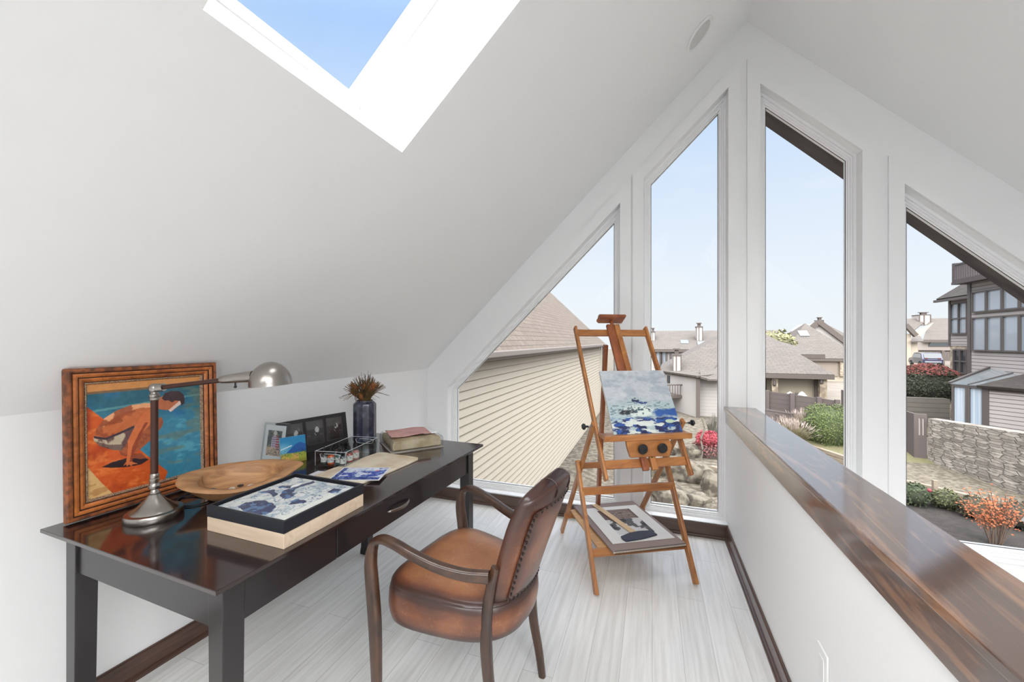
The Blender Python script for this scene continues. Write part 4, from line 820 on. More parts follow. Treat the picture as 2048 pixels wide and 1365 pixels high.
MB().bar(T(.280, .12, .016), T(.280, TL + .045, .016), .018, .014).build('mast_slider', ea_d, ez, bevel=.002)
c_ = T(.280, TL + .055, .020)
cl = MB(); cl.loft([[T(.280 + sx * w, TL + s, o_) for sx, w, o_ in ((-1, a, .062), (1, a, .062), (1, a, -.008), (-1, a, -.008))] for s, a in ((.036, .082), (.050, .092), (.062, .090))]); cl.build('top_clamp', ea_d, ez, bevel=.003)
MB().loft([[T(.280 + sx * w, TL + s, o_) for sx, w, o_ in ((-1, a, .020), (1, a, .020), (1, a, .002), (-1, a, .002))] for s, a in ((.062, .080), (.085, .078), (.092, .070))]).build('clamp_block', ea_d, ez, bevel=.002)
# rear prop
MB().bar((.255, .490, 1.340), (.255, .655, .020), .022, .040).build('rear_prop', ea_d, ez, bevel=.004)
# canvas ledge and ratchet box
MB().box((.278, .000, .852), (.505, .085, .018)).build('canvas_ledge', ea_h, ez, bevel=.003)
MB().box((.278, -.038, .848), (.505, .014, .030)).build('ledge_lip', ea_h, ez, bevel=.003)
rb = MB().prism([(.150, .832), (.398, .832), (.415, .800), (.400, .742), (.175, .742), (.158, .790)], 'y', -.040, -.018).build('ratchet_box', ea_h, ez, bevel=.004)
for x in (.234, .347):
    MB().lathe([(.008, 0), (.008, .012), (.026, .014), (.027, .022), (.022, .030), (.002, .031)], 24, (x, -.040, .792), M=Matrix.Rotation(R(90), 3, 'X')).build('knob', knobm, rb, smooth=True)
MB().box((.300, -.030, .712), (.012, .006, .060)).build('ratchet_plate', mat('brass_ratchet', S(150, 120, 70), .35, .9, noise=(160, .5, .55, S(40, 34, 26))), ez)
for x, sg in ((-.012, -1), (AW + .012, 1)):
    MB().lathe([(.006, 0), (.006, .018), (.016, .020), (.018, .028), (.012, .036), (.002, .037)], 18, (x, .095, .888), M=Matrix.Rotation(R(90 * sg), 3, 'Y')).build('side_knob', knobm, ez, smooth=True)
    MB().bar((x - sg * .05, .095, .888), (x, .095, .888), .006, .006, side=(0, 0, 1)).build('pivot_bolt', nickel, ez)
# plywood shelf board
MB().box((.165, .355, .2), (.24, .51, .010)).build('shelf_board', wood('pale_shelf_ply', S(190, 140, 88), S(212, 166, 112), (3, 20, 20), .5), ez)
# seascape canvas resting on the ledge
Me = Matrix.LocRotScale(EO, Matrix.Rotation(EA, 3, 'Z').to_euler(), None)
sc_w, sc_h = .402, .385; tilt = math.atan2(dd.y, dd.z)
cpos = Me @ Vector((.296, -.006, .8615))
sc_ = thing('seascape_canvas', 'grey and navy seascape canvas resting on the ledge of the easel', 'painting', cpos, EA)
rk = Matrix.Rotation(-tilt, 4, 'X')
MB().loft([[rk @ Vector(p) for p in ((-sc_w / 2, y, 0), (sc_w / 2, y, 0), (sc_w / 2, y, sc_h), (-sc_w / 2, y, sc_h))] for y in (.016, 0)]).build('stretched_canvas', mat('raw_canvas_edge', S(206, 206, 200), .8), sc_)
picture('painted_face', sc_w, sc_h, 220, 210, art_sea, sc_, rk @ Matrix.Translation((0, -.0008, 0)), artmat('oil_paint', .42, .35))
# sketch pad, mat board and T-square on the shelf
pz = .2085
sk = thing('sketch_pad', 'large brown covered spiral sketch pad lying on the easel shelf', 'sketch pad', Me @ Vector((.312, .332, pz)), EA + R(2))
MB().box((0, 0, .006), (.445, .615, .012)).build('cover', mat('brown_pad_cover', S(142, 124, 118), .6), sk, bevel=.002)
MB().box((0, 0, .006), (.440, .618, .007)).build('pages', mat('pad_pages', S(212, 204, 188), .8), sk)
mb = MB()
for i in range(60): mb.tube([(-.212 + i * .0072, -.3075 + .010 * math.cos(a) - .002, .006 + .010 * math.sin(a)) for a in [R(k) for k in range(-20, 381, 50)]], .0011, 4)
mb.build('spiral_binding', mat('spiral_wire', S(60, 56, 54), .4, .6), sk)
mt = thing('matted_print', 'white mat board with a page of text and grey photograph, lying on the sketch pad', 'print', Me @ Vector((.318, .330, pz + .0135)), EA + R(1))
MB().box((0, 0, .0015), (.385, .47, .003)).build('mat_board', mat('white_mat_board', S(222, 220, 216), .7), mt)
picture('print', .382, .467, 110, 130, art_mat, mt, Matrix.Translation((0, -.2335, .0034)) @ Matrix.Rotation(R(-90), 4, 'X'))
p0, p1 = atZ(1188, 1010, .228), atZ(1270, 1068, .228); tq = thing('t_square', 'wooden T-square with dark blue head lying across the matted print', 'ruler', (p1.x, p1.y, pz + .018), math.atan2((p0 - p1).y, (p0 - p1).x))
L = (p0 - p1).length
MB().box((L / 2, 0, .0035), (L, .040, .003)).build('blade', wood('pale_maple', S(206, 172, 130), S(224, 196, 156), (3, 30, 30), .5), tq, bevel=.0006)
MB().prism([(-.062, -.110), (-.030, -.112), (-.006, -.105), (.012, -.030), (.012, .030), (-.006, .105), (-.030, .112), (-.062, .110), (-.070, .02), (-.070, -.02)], 'z', 0, .008).build('head', mat('navy_tsquare_head', S(46, 50, 68), .45), tq, bevel=.002)

# ================================================================== OUTSIDE
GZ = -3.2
OUTF = .225   # outdoor colours scaled down to offset the strong sky light
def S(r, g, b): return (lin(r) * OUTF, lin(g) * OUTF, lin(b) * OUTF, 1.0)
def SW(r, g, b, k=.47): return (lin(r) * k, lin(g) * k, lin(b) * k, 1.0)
def ground_h(x, y):
    t = max(0, min(1, (y - 38) / 45)); t = t * t * (3 - 2 * t)
    return GZ + 1.0 * t
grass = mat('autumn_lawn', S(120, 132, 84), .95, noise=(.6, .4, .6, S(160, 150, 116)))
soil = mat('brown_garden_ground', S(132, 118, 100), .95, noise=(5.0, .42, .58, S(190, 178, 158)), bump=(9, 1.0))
mb = MB(); xs = [-60 + 4 * i for i in range(51)]; ys_g = [3.4 + 3 * j for j in range(60)]
mb.add([(x, y, ground_h(x, y)) for y in ys_g for x in xs], [(j * 51 + i, j * 51 + i + 1, (j + 1) * 51 + i + 1, (j + 1) * 51 + i) for j in range(59) for i in range(50)])
gr = mb.build('ground', soil, fix=False); tag(gr, kind='structure')
def patch(name, pts, m, z=.01):
    return struct(name, MB().add([(x, y, ground_h(x, y) + z) for x, y in pts], [tuple(range(len(pts)))]), m, fix=False)
def gp(px, py, z=GZ): p = atZ(px, py, z); return (p.x, p.y)
drive_m = mat('pale_concrete_drive', S(214, 200, 184), .9, noise=(.8, .4, .6, S(196, 182, 166)))
patch('driveway', [(9.6, 26.5), (16.5, 26.5), (24, 46), (34, 80), (10, 80), (11.5, 34)], drive_m, .03)
patch('lawn', [(11.5, 24.5), (19, 24.5), (23, 36), (17.2, 36)], grass, .05)
patch('gravel_bed', [gp(1812, 935), gp(1860, 938), gp(2048, 1010), (9.9, 14.6), (10.4, 13.0), (9.3, 13.4), gp(1974, 1022), gp(1813, 982)], mat('pea_gravel', S(196, 182, 158), .95, noise=(9, .42, .58, S(140, 126, 106)), bump=(14, 1.0)), .25)
patch('soil_bed', [(5.2, 16.6), (7.6, 15.3), (9.6, 13.1), (12, 9), (6, 9), (4.4, 12)], mat('dark_mulch', S(58, 50, 46), .95, noise=(9, .4, .6, S(84, 74, 66)), bump=(12, 1.0)), .04)

siding_n = courses('cream_clapboard', SW(218, 207, 190, .47), SW(136, 122, 108), .155, .055, c2=SW(212, 200, 182, .47))  # dark line under each clapboard is lap shadow painted into the colour
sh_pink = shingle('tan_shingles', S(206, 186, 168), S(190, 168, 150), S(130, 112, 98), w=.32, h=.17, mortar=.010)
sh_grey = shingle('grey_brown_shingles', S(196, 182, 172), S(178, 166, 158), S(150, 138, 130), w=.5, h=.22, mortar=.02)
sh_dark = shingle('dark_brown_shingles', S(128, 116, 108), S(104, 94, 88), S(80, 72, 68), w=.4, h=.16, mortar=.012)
brown_t = mat('brown_trim', SW(112, 100, 94), .8)
gutter_m = mat('taupe_gutter', SW(150, 140, 134), .5)
# --- neighbour's cream clapboard house on the left
nh = thing('clapboard_house', 'cream clapboard side wall and tan shingle roof of the next house, through the leftmost window', 'house', (-3.2, 26, GZ))
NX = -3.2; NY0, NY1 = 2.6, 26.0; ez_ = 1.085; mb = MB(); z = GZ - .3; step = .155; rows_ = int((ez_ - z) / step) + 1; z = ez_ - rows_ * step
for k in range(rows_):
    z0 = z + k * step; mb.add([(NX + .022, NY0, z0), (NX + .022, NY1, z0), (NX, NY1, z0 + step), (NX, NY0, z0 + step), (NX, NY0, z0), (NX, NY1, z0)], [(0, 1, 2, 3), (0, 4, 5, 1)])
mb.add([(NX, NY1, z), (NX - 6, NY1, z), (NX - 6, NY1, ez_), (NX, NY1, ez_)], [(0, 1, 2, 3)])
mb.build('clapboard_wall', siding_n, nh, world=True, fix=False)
rise = 3.05 / 2.87
def roofface(mb_uv, pts): return pts
def roof(name, quads, m, parent, uvs=None, thick=.12):
    mb = MB(); 
    for q in quads: mb.add(q, [tuple(range(len(q)))])
    o = mb.build(name, m, parent, world=True, fix=False); me = o.data; uv = me.uv_layers.new(name='uv')
    for p in me.polygons:
        n = p.normal; h = Vector((n.y, -n.x, 0)); h = h.normalized() if h.length > 1e-4 else Vector((1, 0, 0)); s_ = n.cross(h)
        for li in p.loop_indices:
            co_ = me.vertices[me.loops[li].vertex_index].co; uv.data[li].uv = (co_.dot(h), co_.dot(s_))
    md = o.modifiers.new('solid', 'SOLIDIFY'); md.thickness = thick; md.offset = -1
    return o
NE = NX + .35; R0 = 1.17; a = 5.5
roof('roof', [[(NE, NY0, R0), (NE, NY1 + .35, R0), (NE - a, NY1 + .35 - a, R0 + a * rise), (NE - a, NY0, R0 + a * rise)], [(NE, NY1 + .35, R0), (NE - 2 * a, NY1 + .35, R0), (NE - a, NY1 + .35 - a, R0 + a * rise)]], sh_pink, nh)
MB().b2((NE - .02, NY0, R0 - .12), (NE + .10, NY1 + .45, R0 + .0)).build('gutter', gutter_m, nh, world=True, bevel=.02)
MB().b2((NX - .0, NY0, 1.0), (NE, NY1 + .3, 1.04)).build('soffit', gutter_m, nh, world=True)
MB().b2((NX + .02, NY1 - .02, GZ), (NX + .13, NY1 + .10, 1.0)).build('corner_board', mat('cream_trim', SW(226, 218, 204), .6), nh, world=True)
MB().b2((NX + .16, NY1 + .06, GZ), (NX + .27, NY1 + .16, 1.05)).build('downspout', gutter_m, nh, world=True)
roof('chimney_cricket', [[(-4.0, 12.0, 2.12), (-4.0, 13.0, 2.12), (-4.6, 12.5, 2.75)]], sh_pink, nh)

# --- generic helpers for the houses
def panel(name, px0, py0, px1, py1, Y, m, parent, t=.06, out=.03):
    a, b = atY(px0, py0, Y), atY(px1, py1, Y); c = atY(px0, py1, Y)
    return MB().b2((a.x, Y - out - t, b.z), (b.x, Y - out, a.z)).build(name, m, parent, world=True)
glass_far = mat('reflecting_window', SW(176, 186, 198), .08, spec=1.0, coat=.5)
glass_dark = mat('dark_window', S(84, 92, 100), .1, spec=.8)
win_frame = mat('bronze_window_frame', SW(104, 96, 94), .5)
def windowp(px0, py0, px1, py1, Y, parent, g=None, div=(), fr=.09, hdiv=(), fm=None):
    a, b = atY(px0, py0, Y), atY(px1, py1, Y); fm = fm or win_frame
    w = MB().b2((a.x, Y - .04, b.z), (b.x, Y - .005, a.z)).build('window', g or glass_far, parent, world=True)
    mb = MB(); yy = (Y - .10, Y - .035)
    for x in (a.x, b.x) + tuple(lerp(a.x, b.x, d) for d in div): mb.b2((x - fr / 2, yy[0], b.z - fr / 2), (x + fr / 2, yy[1], a.z + fr / 2))
    for zz in (a.z, b.z) + tuple(lerp(a.z, b.z, d) for d in hdiv): mb.b2((a.x, yy[0], zz - fr / 2), (b.x, yy[1] - .005, zz + fr / 2))
    f = mb.build('window_frame', fm, None); 
    # sub-part of the window: keep world placement
    f.parent = w; inv = Matrix.LocRotScale(parent.location, parent.rotation_euler, None).inverted()
    for v in f.data.vertices: v.co = inv @ v.co
    return w
def chimney(px0, px1, pyt, pyb, Y, parent, m, dep=1.0):
    a, b = atY(px0, pyt, Y), atY(px1, pyb, Y); w = b.x - a.x
    c = MB().b2((a.x, Y, b.z - .8), (b.x, Y + dep, a.z)).build('chimney', m, parent, world=True)
    inv = Matrix.LocRotScale(parent.location, parent.rotation_euler, None).inverted()
    mb = MB()
    for x in (a.x, a.x + w * .42, b.x): mb.b2((x - w * .05, Y - .05, b.z - .8), (x + w * .05, Y + .0, a.z))
    mb.b2((a.x - .05, Y - .06, a.z), (b.x + .05, Y + dep + .05, a.z + .10)); mb.b2((a.x + w * .25, Y + .2, a.z + .10), (b.x - w * .25, Y + .7, a.z + .40)); mb.b2((a.x + w * .1, Y + .1, a.z + .40), (b.x - w * .1, Y + .8, a.z + .50))
    f = mb.build('chimney_trim', brown_t, None); f.parent = c
    for v in f.data.vertices: v.co = inv @ v.co
def skyl(px, py, Y0, z0, slope, w, l, parent):  # rooflight lying on a front slope that starts at (Y0,z0)
    for k in range(60):
        Y = Y0 + k * .25; p = atY(px, py, Y)
        if p.z <= z0 + (Y - Y0) * slope: break
    a_ = math.atan(slope); M = Matrix.Rotation(a_, 3, 'X')
    MB().box(p + Vector((0, 0, .06)), (w, l, .16), M=M).build('rooflight', glass_dark if False else mat('rooflight_glass', S(206, 214, 222), .15), parent, world=True)
wall_g = courses('pale_grey_siding', SW(214, 208, 202), SW(186, 180, 174), .20, .12, c2=SW(204, 198, 194))  # darker course lines are painted-in shade of the siding laps
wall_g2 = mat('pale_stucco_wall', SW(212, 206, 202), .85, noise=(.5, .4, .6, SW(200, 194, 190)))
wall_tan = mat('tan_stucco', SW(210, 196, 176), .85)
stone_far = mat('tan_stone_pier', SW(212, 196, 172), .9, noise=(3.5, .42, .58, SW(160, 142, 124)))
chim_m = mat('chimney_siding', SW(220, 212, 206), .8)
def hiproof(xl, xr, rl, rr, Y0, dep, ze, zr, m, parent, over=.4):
    xl -= over; xr += over; Y0 -= over; Y1 = Y0 + dep + 2 * over; ym = (Y0 + Y1) / 2
    A, B, C_, D_ = (xl, Y0, ze), (xr, Y0, ze), (xr, Y1, ze), (xl, Y1, ze); P, Q = (rl, ym, zr), (rr, ym, zr)
    if abs(rl - rr) < .01: fs = [[A, B, Q], [B, C_, Q], [C_, D_, Q], [D_, A, Q]]
    else: fs = [[A, B, Q, P], [B, C_, Q], [C_, D_, P, Q], [D_, A, P]]
    r = roof('roof', fs, m, parent); MB().b2((xl, Y0 - .03, ze - .30), (xr, Y0 + .04, ze - .04)).build('eave_fascia', brown_t, parent, world=True); return r
def wallbox(x0, x1, Y0, dep, z0, z1, m, parent): return MB().b2((x0, Y0, z0), (x1, Y0 + dep, z1)).build('wall', m, parent, world=True)

# far row house (seen behind the easel, continues across the third window)
YA = 46; h = thing('row_house', 'long far grey row house with two chimneys and rooflights, behind the easel', 'house', (atY(1370, 740, YA).x, YA, ground_h(0, YA)))
x0, x1 = atY(1262, 700, YA).x, atY(1602, 700, YA).x; ze = atY(1370, 699, YA).z; zr = atY(1400, 666, YA + 5).z + .25
wallbox(x0 + .3, x1 - .3, YA, 10, GZ - 4, ze, wall_g2, h); hiproof(x0, x1, x0 + 2.5, x1 - .5, YA, 10, ze, zr, sh_grey, h)
for q_ in ((1311, 702, 1321, 735), (1324, 702, 1333, 735), (1341, 704, 1352, 718), (1368, 704, 1387, 720), (1345, 745, 1356, 762)): windowp(*q_, YA, h, glass_far, fr=.22)
chimney(1393, 1405, 655, 687, YA + 2, h, chim_m, 1.2); chimney(1302, 1310, 665, 690, YA + 2, h, chim_m, 1.2)
sl = (zr - ze) / 5.4
skyl(1369, 686, YA - .4, ze, sl, .8, 1.0, h); skyl(1403, 689, YA - .4, ze, sl, .8, 1.0, h)
# middle house with the balcony and double garage
YB_ = 28; h = thing('balcony_house', 'grey stucco house with big shingle roof, small balcony and garage, seen through the middle windows', 'house', (atY(1450, 800, YB_).x, YB_, GZ))
x0, x1 = atY(1436, 745, YB_).x, atY(1652, 747, YB_).x; ze = atY(1500, 745, YB_).z; zr = atY(1500, 668, YB_ + 6).z
xm = atY(1398, 745, YB_).x; xg = atY(1541, 750, YB_).x
Pn, Pf = Vector((2.57, 26.0, 0)), Vector((.80, 29.3, 0))
MB().add([(Pn.x, Pn.y, GZ - 4), (Pf.x, Pf.y, GZ - 4), (Pf.x, Pf.y, -.70), (Pn.x, Pn.y, -.70), (Pn.x + 6, Pn.y + 4, GZ - 4), (Pf.x + 6, Pf.y + 4, GZ - 4), (Pf.x + 6, Pf.y + 4, -.7), (Pn.x + 6, Pn.y + 4, -.7)], [(0, 1, 2, 3), (7, 6, 5, 4), (3, 2, 6, 7), (1, 5, 6, 2)]).build('wall', wall_g2, h, world=True)
wd_ = (Pf - Pn).normalized(); wn_ = Vector((-wd_.y, wd_.x, 0)) if Vector((-wd_.y, wd_.x, 0)).y < 0 else Vector((wd_.y, -wd_.x, 0))
wallbox(Pn.x + .1, atY(1529, 750, 26.6).x, 26.6, 10, GZ - 4, -.85, wall_g, h)
hiproof(x0, x1, atY(1476, 668, YB_ + 6).x, atY(1531, 668, YB_ + 6).x, YB_, 12, ze, zr, sh_grey, h, .3)
MB().b2((Pn.x - .10, Pn.y - .06, GZ - 4), (Pn.x + .10, Pn.y + .1, -.72)).build('corner_trim', brown_t, h, world=True)
for (t0, za, nm_) in ((0, -.78, 'eave_fascia'), (0, -3.42, 'band_board')): MB().bar(Pn + wn_ * .06 + Vector((0, 0, za)), Pf + wn_ * .06 + Vector((0, 0, za)), .14, .08, side=(0, 0, 1)).build(nm_, brown_t, h, world=True)
rq = atY(1442, 674, 33.5); roof('wing_roof', [[Pf + Vector((-.35, .2, -.68)), Pn + Vector((-.1, -.35, -.68)), (4.6, 27.7, -.60), rq], [Pf + Vector((-.35, .2, -.68)), rq, (rq.x, 38, rq.z), (Pf.x, 38, -.68)]], sh_grey, h)
# small lean-to roof right of the corner trim
yp = 25.7
roof('porch_roof', [[(Pn.x + .1, yp, -.72), atY(1420, 759, yp), atY(1450, 760, yp), atY(1450, 738, yp + 2.2), atY(1400, 738, yp + 2.2)]], sh_grey, h)
MB().bar(atY(1415, 761, yp - .02), atY(1452, 762, yp - .02), .05, .12).build('porch_fascia', brown_t, h, world=True)
chimney(1346, 1362, 712, 742, YB_ + 1.0, h, chim_m, 1.0)
def wp_(t, out, z): q_ = Pn + wd_ * t + wn_ * out; return Vector((q_.x, q_.y, z))
# balcony and window on the receding wall
mbw = MB().bar(wp_(3.2, .03, -1.45), wp_(3.2, .03, -.95), .30, .05, side=wd_); mbw.build('window', glass_dark, h, world=True)
MB().bar(wp_(1.65, .5, -2.17), wp_(3.9, .5, -2.17), 1.0, .18, side=wn_).build('balcony_deck', brown_t, h, world=True)
mb = MB(); mb.bar(wp_(1.65, .97, -1.42), wp_(3.9, .97, -1.42), .07, .07); mb.bar(wp_(1.65, 0, -1.42), wp_(1.65, .97, -1.42), .07, .07)
for k in range(16): t = lerp(1.68, 3.85, k / 15); mb.bar(wp_(t, .95, -2.1), wp_(t, .95, -1.42), .045, .045)
for k in range(5): mb.bar(wp_(1.68, .1 + k * .18, -2.1), wp_(1.68, .1 + k * .18, -1.42), .045, .045)
mb.build('balcony_railing', brown_t, h, world=True)
# garage side
gd = atY(1618, 790, YB_); panel('garage_door', 1553, 758, 1624, 800, YB_ + .9, wall_tan, h, .05, 0)
MB().b2((xg + .02, YB_ + .95, GZ), (x1, YB_ + 9, ze)).build('garage_wall', wall_tan, h, world=True)
panel('stone_pier', 1541, 752, 1553, 810, YB_ + .2, stone_far, h, .3, 0); panel('stone_pier', 1636, 750, 1650, 800, YB_ + .2, stone_far, h, .3, 0); panel('door_casing', 1628, 750, 1636, 800, YB_ + .7, brown_t, h, .1, 0); panel('garage_header', 1541, 749, 1650, 757, YB_ + .3, brown_t, h, .2, 0)
for k, (px_, py_) in enumerate(((1549, 772), (1643, 768))):
    p = atY(px_, py_, YB_ - .15); MB().lathe([(.06, 0), (.10, .05), (.08, .32), (.02, .36)], 8).build('wall_lantern', win_frame, h).location = p - h.location
# second roof just behind it
YC = 38; h = thing('hip_roof_house', 'low shingle hip roof with dark eave corner, behind the balcony house', 'house', (atY(1560, 730, YC).x, YC, GZ))
x0, x1 = atY(1470, 709, YC).x, atY(1634, 709, YC).x; ze = atY(1630, 709, YC).z; wallbox(x0, x1 - .8, YC, 8, GZ - 2, ze, wall_tan, h); hiproof(x0, x1, atY(1500, 676, YC + 4).x, atY(1540, 676, YC + 4).x, YC, 8, ze, atY(1531, 677, YC + 4).z, sh_grey, h, .4)
panel('soffit_beam', 1594, 711, 1638, 717, YC, brown_t, h, .3, .1)
# tall pyramid roof with garage
YD = 50; h = thing('pyramid_roof_house', 'house with tall pointed shingle roof, one rooflight and a brown garage door', 'house', (atY(1640, 750, YD).x, YD, ground_h(20, YD)))
x0, x1 = atY(1570, 717, YD).x, atY(1712, 717, YD).x; ze = atY(1650, 717, YD).z; pk = atY(1608, 647, YD + 6)
wallbox(x0 + .6, x1 - .6, YD, 11, GZ - 1, ze, wall_tan, h); hiproof(x0, x1, pk.x, pk.x, YD, 11.2, ze, pk.z, sh_grey, h, .4)
panel('garage_door', 1626, 721, 1675, 753, YD - .05, mat('brown_garage_door', SW(168, 154, 142), .8), h, .06, 0); panel('stone_pier', 1678, 721, 1690, 753, YD - .05, stone_far, h, .2, 0); panel('garage_header', 1624, 717, 1692, 721, YD - .1, brown_t, h, .2, 0)
skyl(1607, 669, YD - .4, ze, (pk.z - ze) / 6, .9, 1.1, h)
# dark-raked gable behind
YE = 62; h = thing('gable_house', 'far gable house with dark rake boards and a chimney on the skyline', 'house', (atY(1645, 700, YE).x, YE, ground_h(20, YE)))
pl, pkk, pr_ = atY(1620, 660, YE), atY(1638, 646, YE), atY(1668, 675, YE)
MB().prism([(pl.x, GZ), (pr_.x + 2.2, GZ), (pr_.x + 2.2, pr_.z - 1.5), (pkk.x, pkk.z), (pl.x, pl.z)], 'y', YE, YE + 8).build('wall', wall_g2, h, world=True)
MB().bar((pkk.x - .1, YE - .2, pkk.z + .1), (pl.x - 1.5, YE - .2, pl.z - 1.2), .3, .6, side=(0, 1, 0)).build('rake_board', brown_t, h, world=True); MB().bar((pkk.x - .1, YE - .25, pkk.z + .12), (pr_.x + 1.6, YE - .2, pr_.z - 1.0), .3, .6, side=(0, 1, 0)).build('rake_board', brown_t, h, world=True)
a_, b_, c_, d_ = atY(1645, 648, YE + 2), atY(1660, 652, YE + 2), atY(1684, 674, YE + 2), atY(1668, 676, YE - .3)
roof('roof', [[(pkk.x, YE, pkk.z + .2), (a_.x + 1, YE + 8, pkk.z + .2), (d_.x + 5.0, YE + 8, d_.z), (d_.x + 1.6, YE, d_.z - .9)]], sh_grey, h)
chimney(1636, 1647, 642, 650, YE + 3, h, brown_t, 1.2)
windowp(1688, 672, 1696, 690, YE, h, fr=.2)
# far tree between the roofs
def leafball(name, c, r, n, m, parent, seed=1, leaf=.12, flat=1.0, hemi=False):
    rn_ = random.Random(seed); mb = MB()
    for i in range(n):
        d = Vector((rn_.gauss(0, 1), rn_.gauss(0, 1), rn_.gauss(0, 1))).normalized(); k = rn_.uniform(.72, 1.03) + .07 * math.sin(d.x * 7 + seed) + .06 * math.sin(d.z * 9 + d.y * 5)
        if hemi and d.z < -.5: continue
        p = Vector(c) + Vector((d.x * r[0], d.y * r[1], d.z * r[2])) * k; u_ = Vector((rn_.gauss(0, 1), rn_.gauss(0, 1), rn_.gauss(0, 1))).normalized(); v_ = u_.cross(d).normalized() if abs(u_.dot(d)) < .95 else Vector((1, 0, 0)); s_ = leaf * rn_.uniform(.6, 1.3)
        mb.add([p - u_ * s_, p + v_ * s_ * .5, p + u_ * s_, p - v_ * s_ * .5], [(0, 1, 2, 3)])
    return mb.build(name, m, parent, world=True, fix=False)
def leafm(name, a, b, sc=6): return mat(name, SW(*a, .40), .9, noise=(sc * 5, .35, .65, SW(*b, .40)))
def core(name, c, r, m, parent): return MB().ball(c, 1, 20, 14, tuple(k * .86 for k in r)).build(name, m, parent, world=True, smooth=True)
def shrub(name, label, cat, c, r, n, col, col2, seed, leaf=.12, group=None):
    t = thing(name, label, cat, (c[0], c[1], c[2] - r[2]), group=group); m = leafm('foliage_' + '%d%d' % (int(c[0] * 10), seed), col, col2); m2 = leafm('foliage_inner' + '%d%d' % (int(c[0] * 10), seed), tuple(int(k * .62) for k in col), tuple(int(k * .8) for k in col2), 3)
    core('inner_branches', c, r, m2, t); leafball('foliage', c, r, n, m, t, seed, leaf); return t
p = atY(1546, 672, 43.5); t_ = shrub('tree', 'pale yellow leafed tree between the distant roofs', 'tree', (p.x, 43.5, p.z - .8), (2.0, 1.6, 1.3), 900, (206, 200, 150), (170, 170, 120), 5, .22)
# --- W4: far right
YF = 78; h = thing('far_brown_roof_house', 'far house with wide brown roof, chimney and arched window behind the parked car', 'house', (atY(1860, 730, YF).x, YF, ground_h(0, YF)))
x0, x1 = atY(1790, 680, YF).x, atY(1915, 680, YF).x; ze = atY(1860, 680, YF).z
wallbox(x0, x1, YF, 10, -6, ze, mat('taupe_siding', SW(184, 172, 164), .85), h); rx = atY(1876, 637, YF + 5)
roof('roof', [[(atY(1842, 680, YF).x, YF - .5, ze), (x1 + 2, YF - .5, ze), (x1 + 2, YF + 5, rx.z), (rx.x - 1, YF + 5, rx.z)], [(x0, YF + 5, rx.z - .3), (rx.x - 1, YF + 5, rx.z), (atY(1828, 664, YF + 2).x, YF + 2, atY(1828, 662, YF + 2).z), (x0, YF + 2, atY(1815, 652, YF + 2).z)]], sh_grey, h)
MB().b2((atY(1842, 680, YF).x, YF - .6, ze - .4), (x1 + 2, YF - .4, ze)).build('eave_fascia', brown_t, h, world=True)
roof('gable_infill', [[atY(1826, 665, YF + 1), atY(1866, 646, YF + 1), atY(1842, 672, YF + 1), atY(1830, 678, YF + 1)]], mat('peach_stucco', SW(224, 206, 184), .85), h)
chimney(1839, 1861, 631, 641, YF + 4, h, chim_m, 2.0)
p = atY(1889, 693, YF); MB().prism([(p.x + 1.9 * math.cos(R(a_)), p.z + .0 + 1.1 * math.sin(R(a_))) for a_ in range(0, 181, 15)], 'y', YF - .15, YF - .02).build('arched_window', glass_dark, h, world=True)
YG = 70; h = thing('tan_entry_house', 'tan stucco house edge with dark gable trim, left of the parked car', 'house', (atY(1820, 730, YG).x, YG, ground_h(0, YG)))
x0, x1 = atY(1790, 680, YG).x, atY(1822, 680, YG).x; MB().b2((x0, YG, -6), (x1, YG + 3, atY(1816, 668, YG).z)).build('wall', wall_tan, h, world=True)
MB().b2((x1, YG + .3, -6), (atY(1838, 700, YG).x, YG + 3, atY(1830, 685, YG).z)).build('entry_wall', wall_tan, h, world=True)
a_, b_ = atY(1811, 650, YG - .3), atY(1832, 672, YG - .3); MB().bar(a_, b_, .5, .5, side=(0, 1, 0)).build('rake_board', brown_t, h, world=True)
roof('entry_roof', [[atY(1822, 683, YG - .6), atY(1848, 683, YG - .6), atY(1840, 672, YG + 2), atY(1824, 672, YG + 2)]], sh_grey, h)
# deck railing in front of the far house
YR = 74; dr_ = thing('deck_railing', 'dark brown deck railing in front of the far house', 'railing', (atY(1870, 720, YR).x, YR, ground_h(0, YR)))
x0, x1 = atY(1838, 710, YR).x, atY(1915, 710, YR).x; zt, zb = atY(1870, 701, YR).z, atY(1870, 718, YR).z; mb = MB(); mb.b2((x0, YR, zt - .2), (x1, YR + .1, zt)); mb.b2((x0, YR, zb - .3), (x1, YR + .1, zb))
for k in range(26): x = lerp(x0, x1, k / 25); mb.b2((x - .05, YR, zb), (x + .05, YR + .08, zt))
mb.build('balusters', brown_t, dr_, world=True)
MB().b2((atY(1886, 700, YR).x - .15, YR - .1, -4), (atY(1886, 700, YR).x + .15, YR + .2, zt)).build('post', brown_t, dr_, world=True)
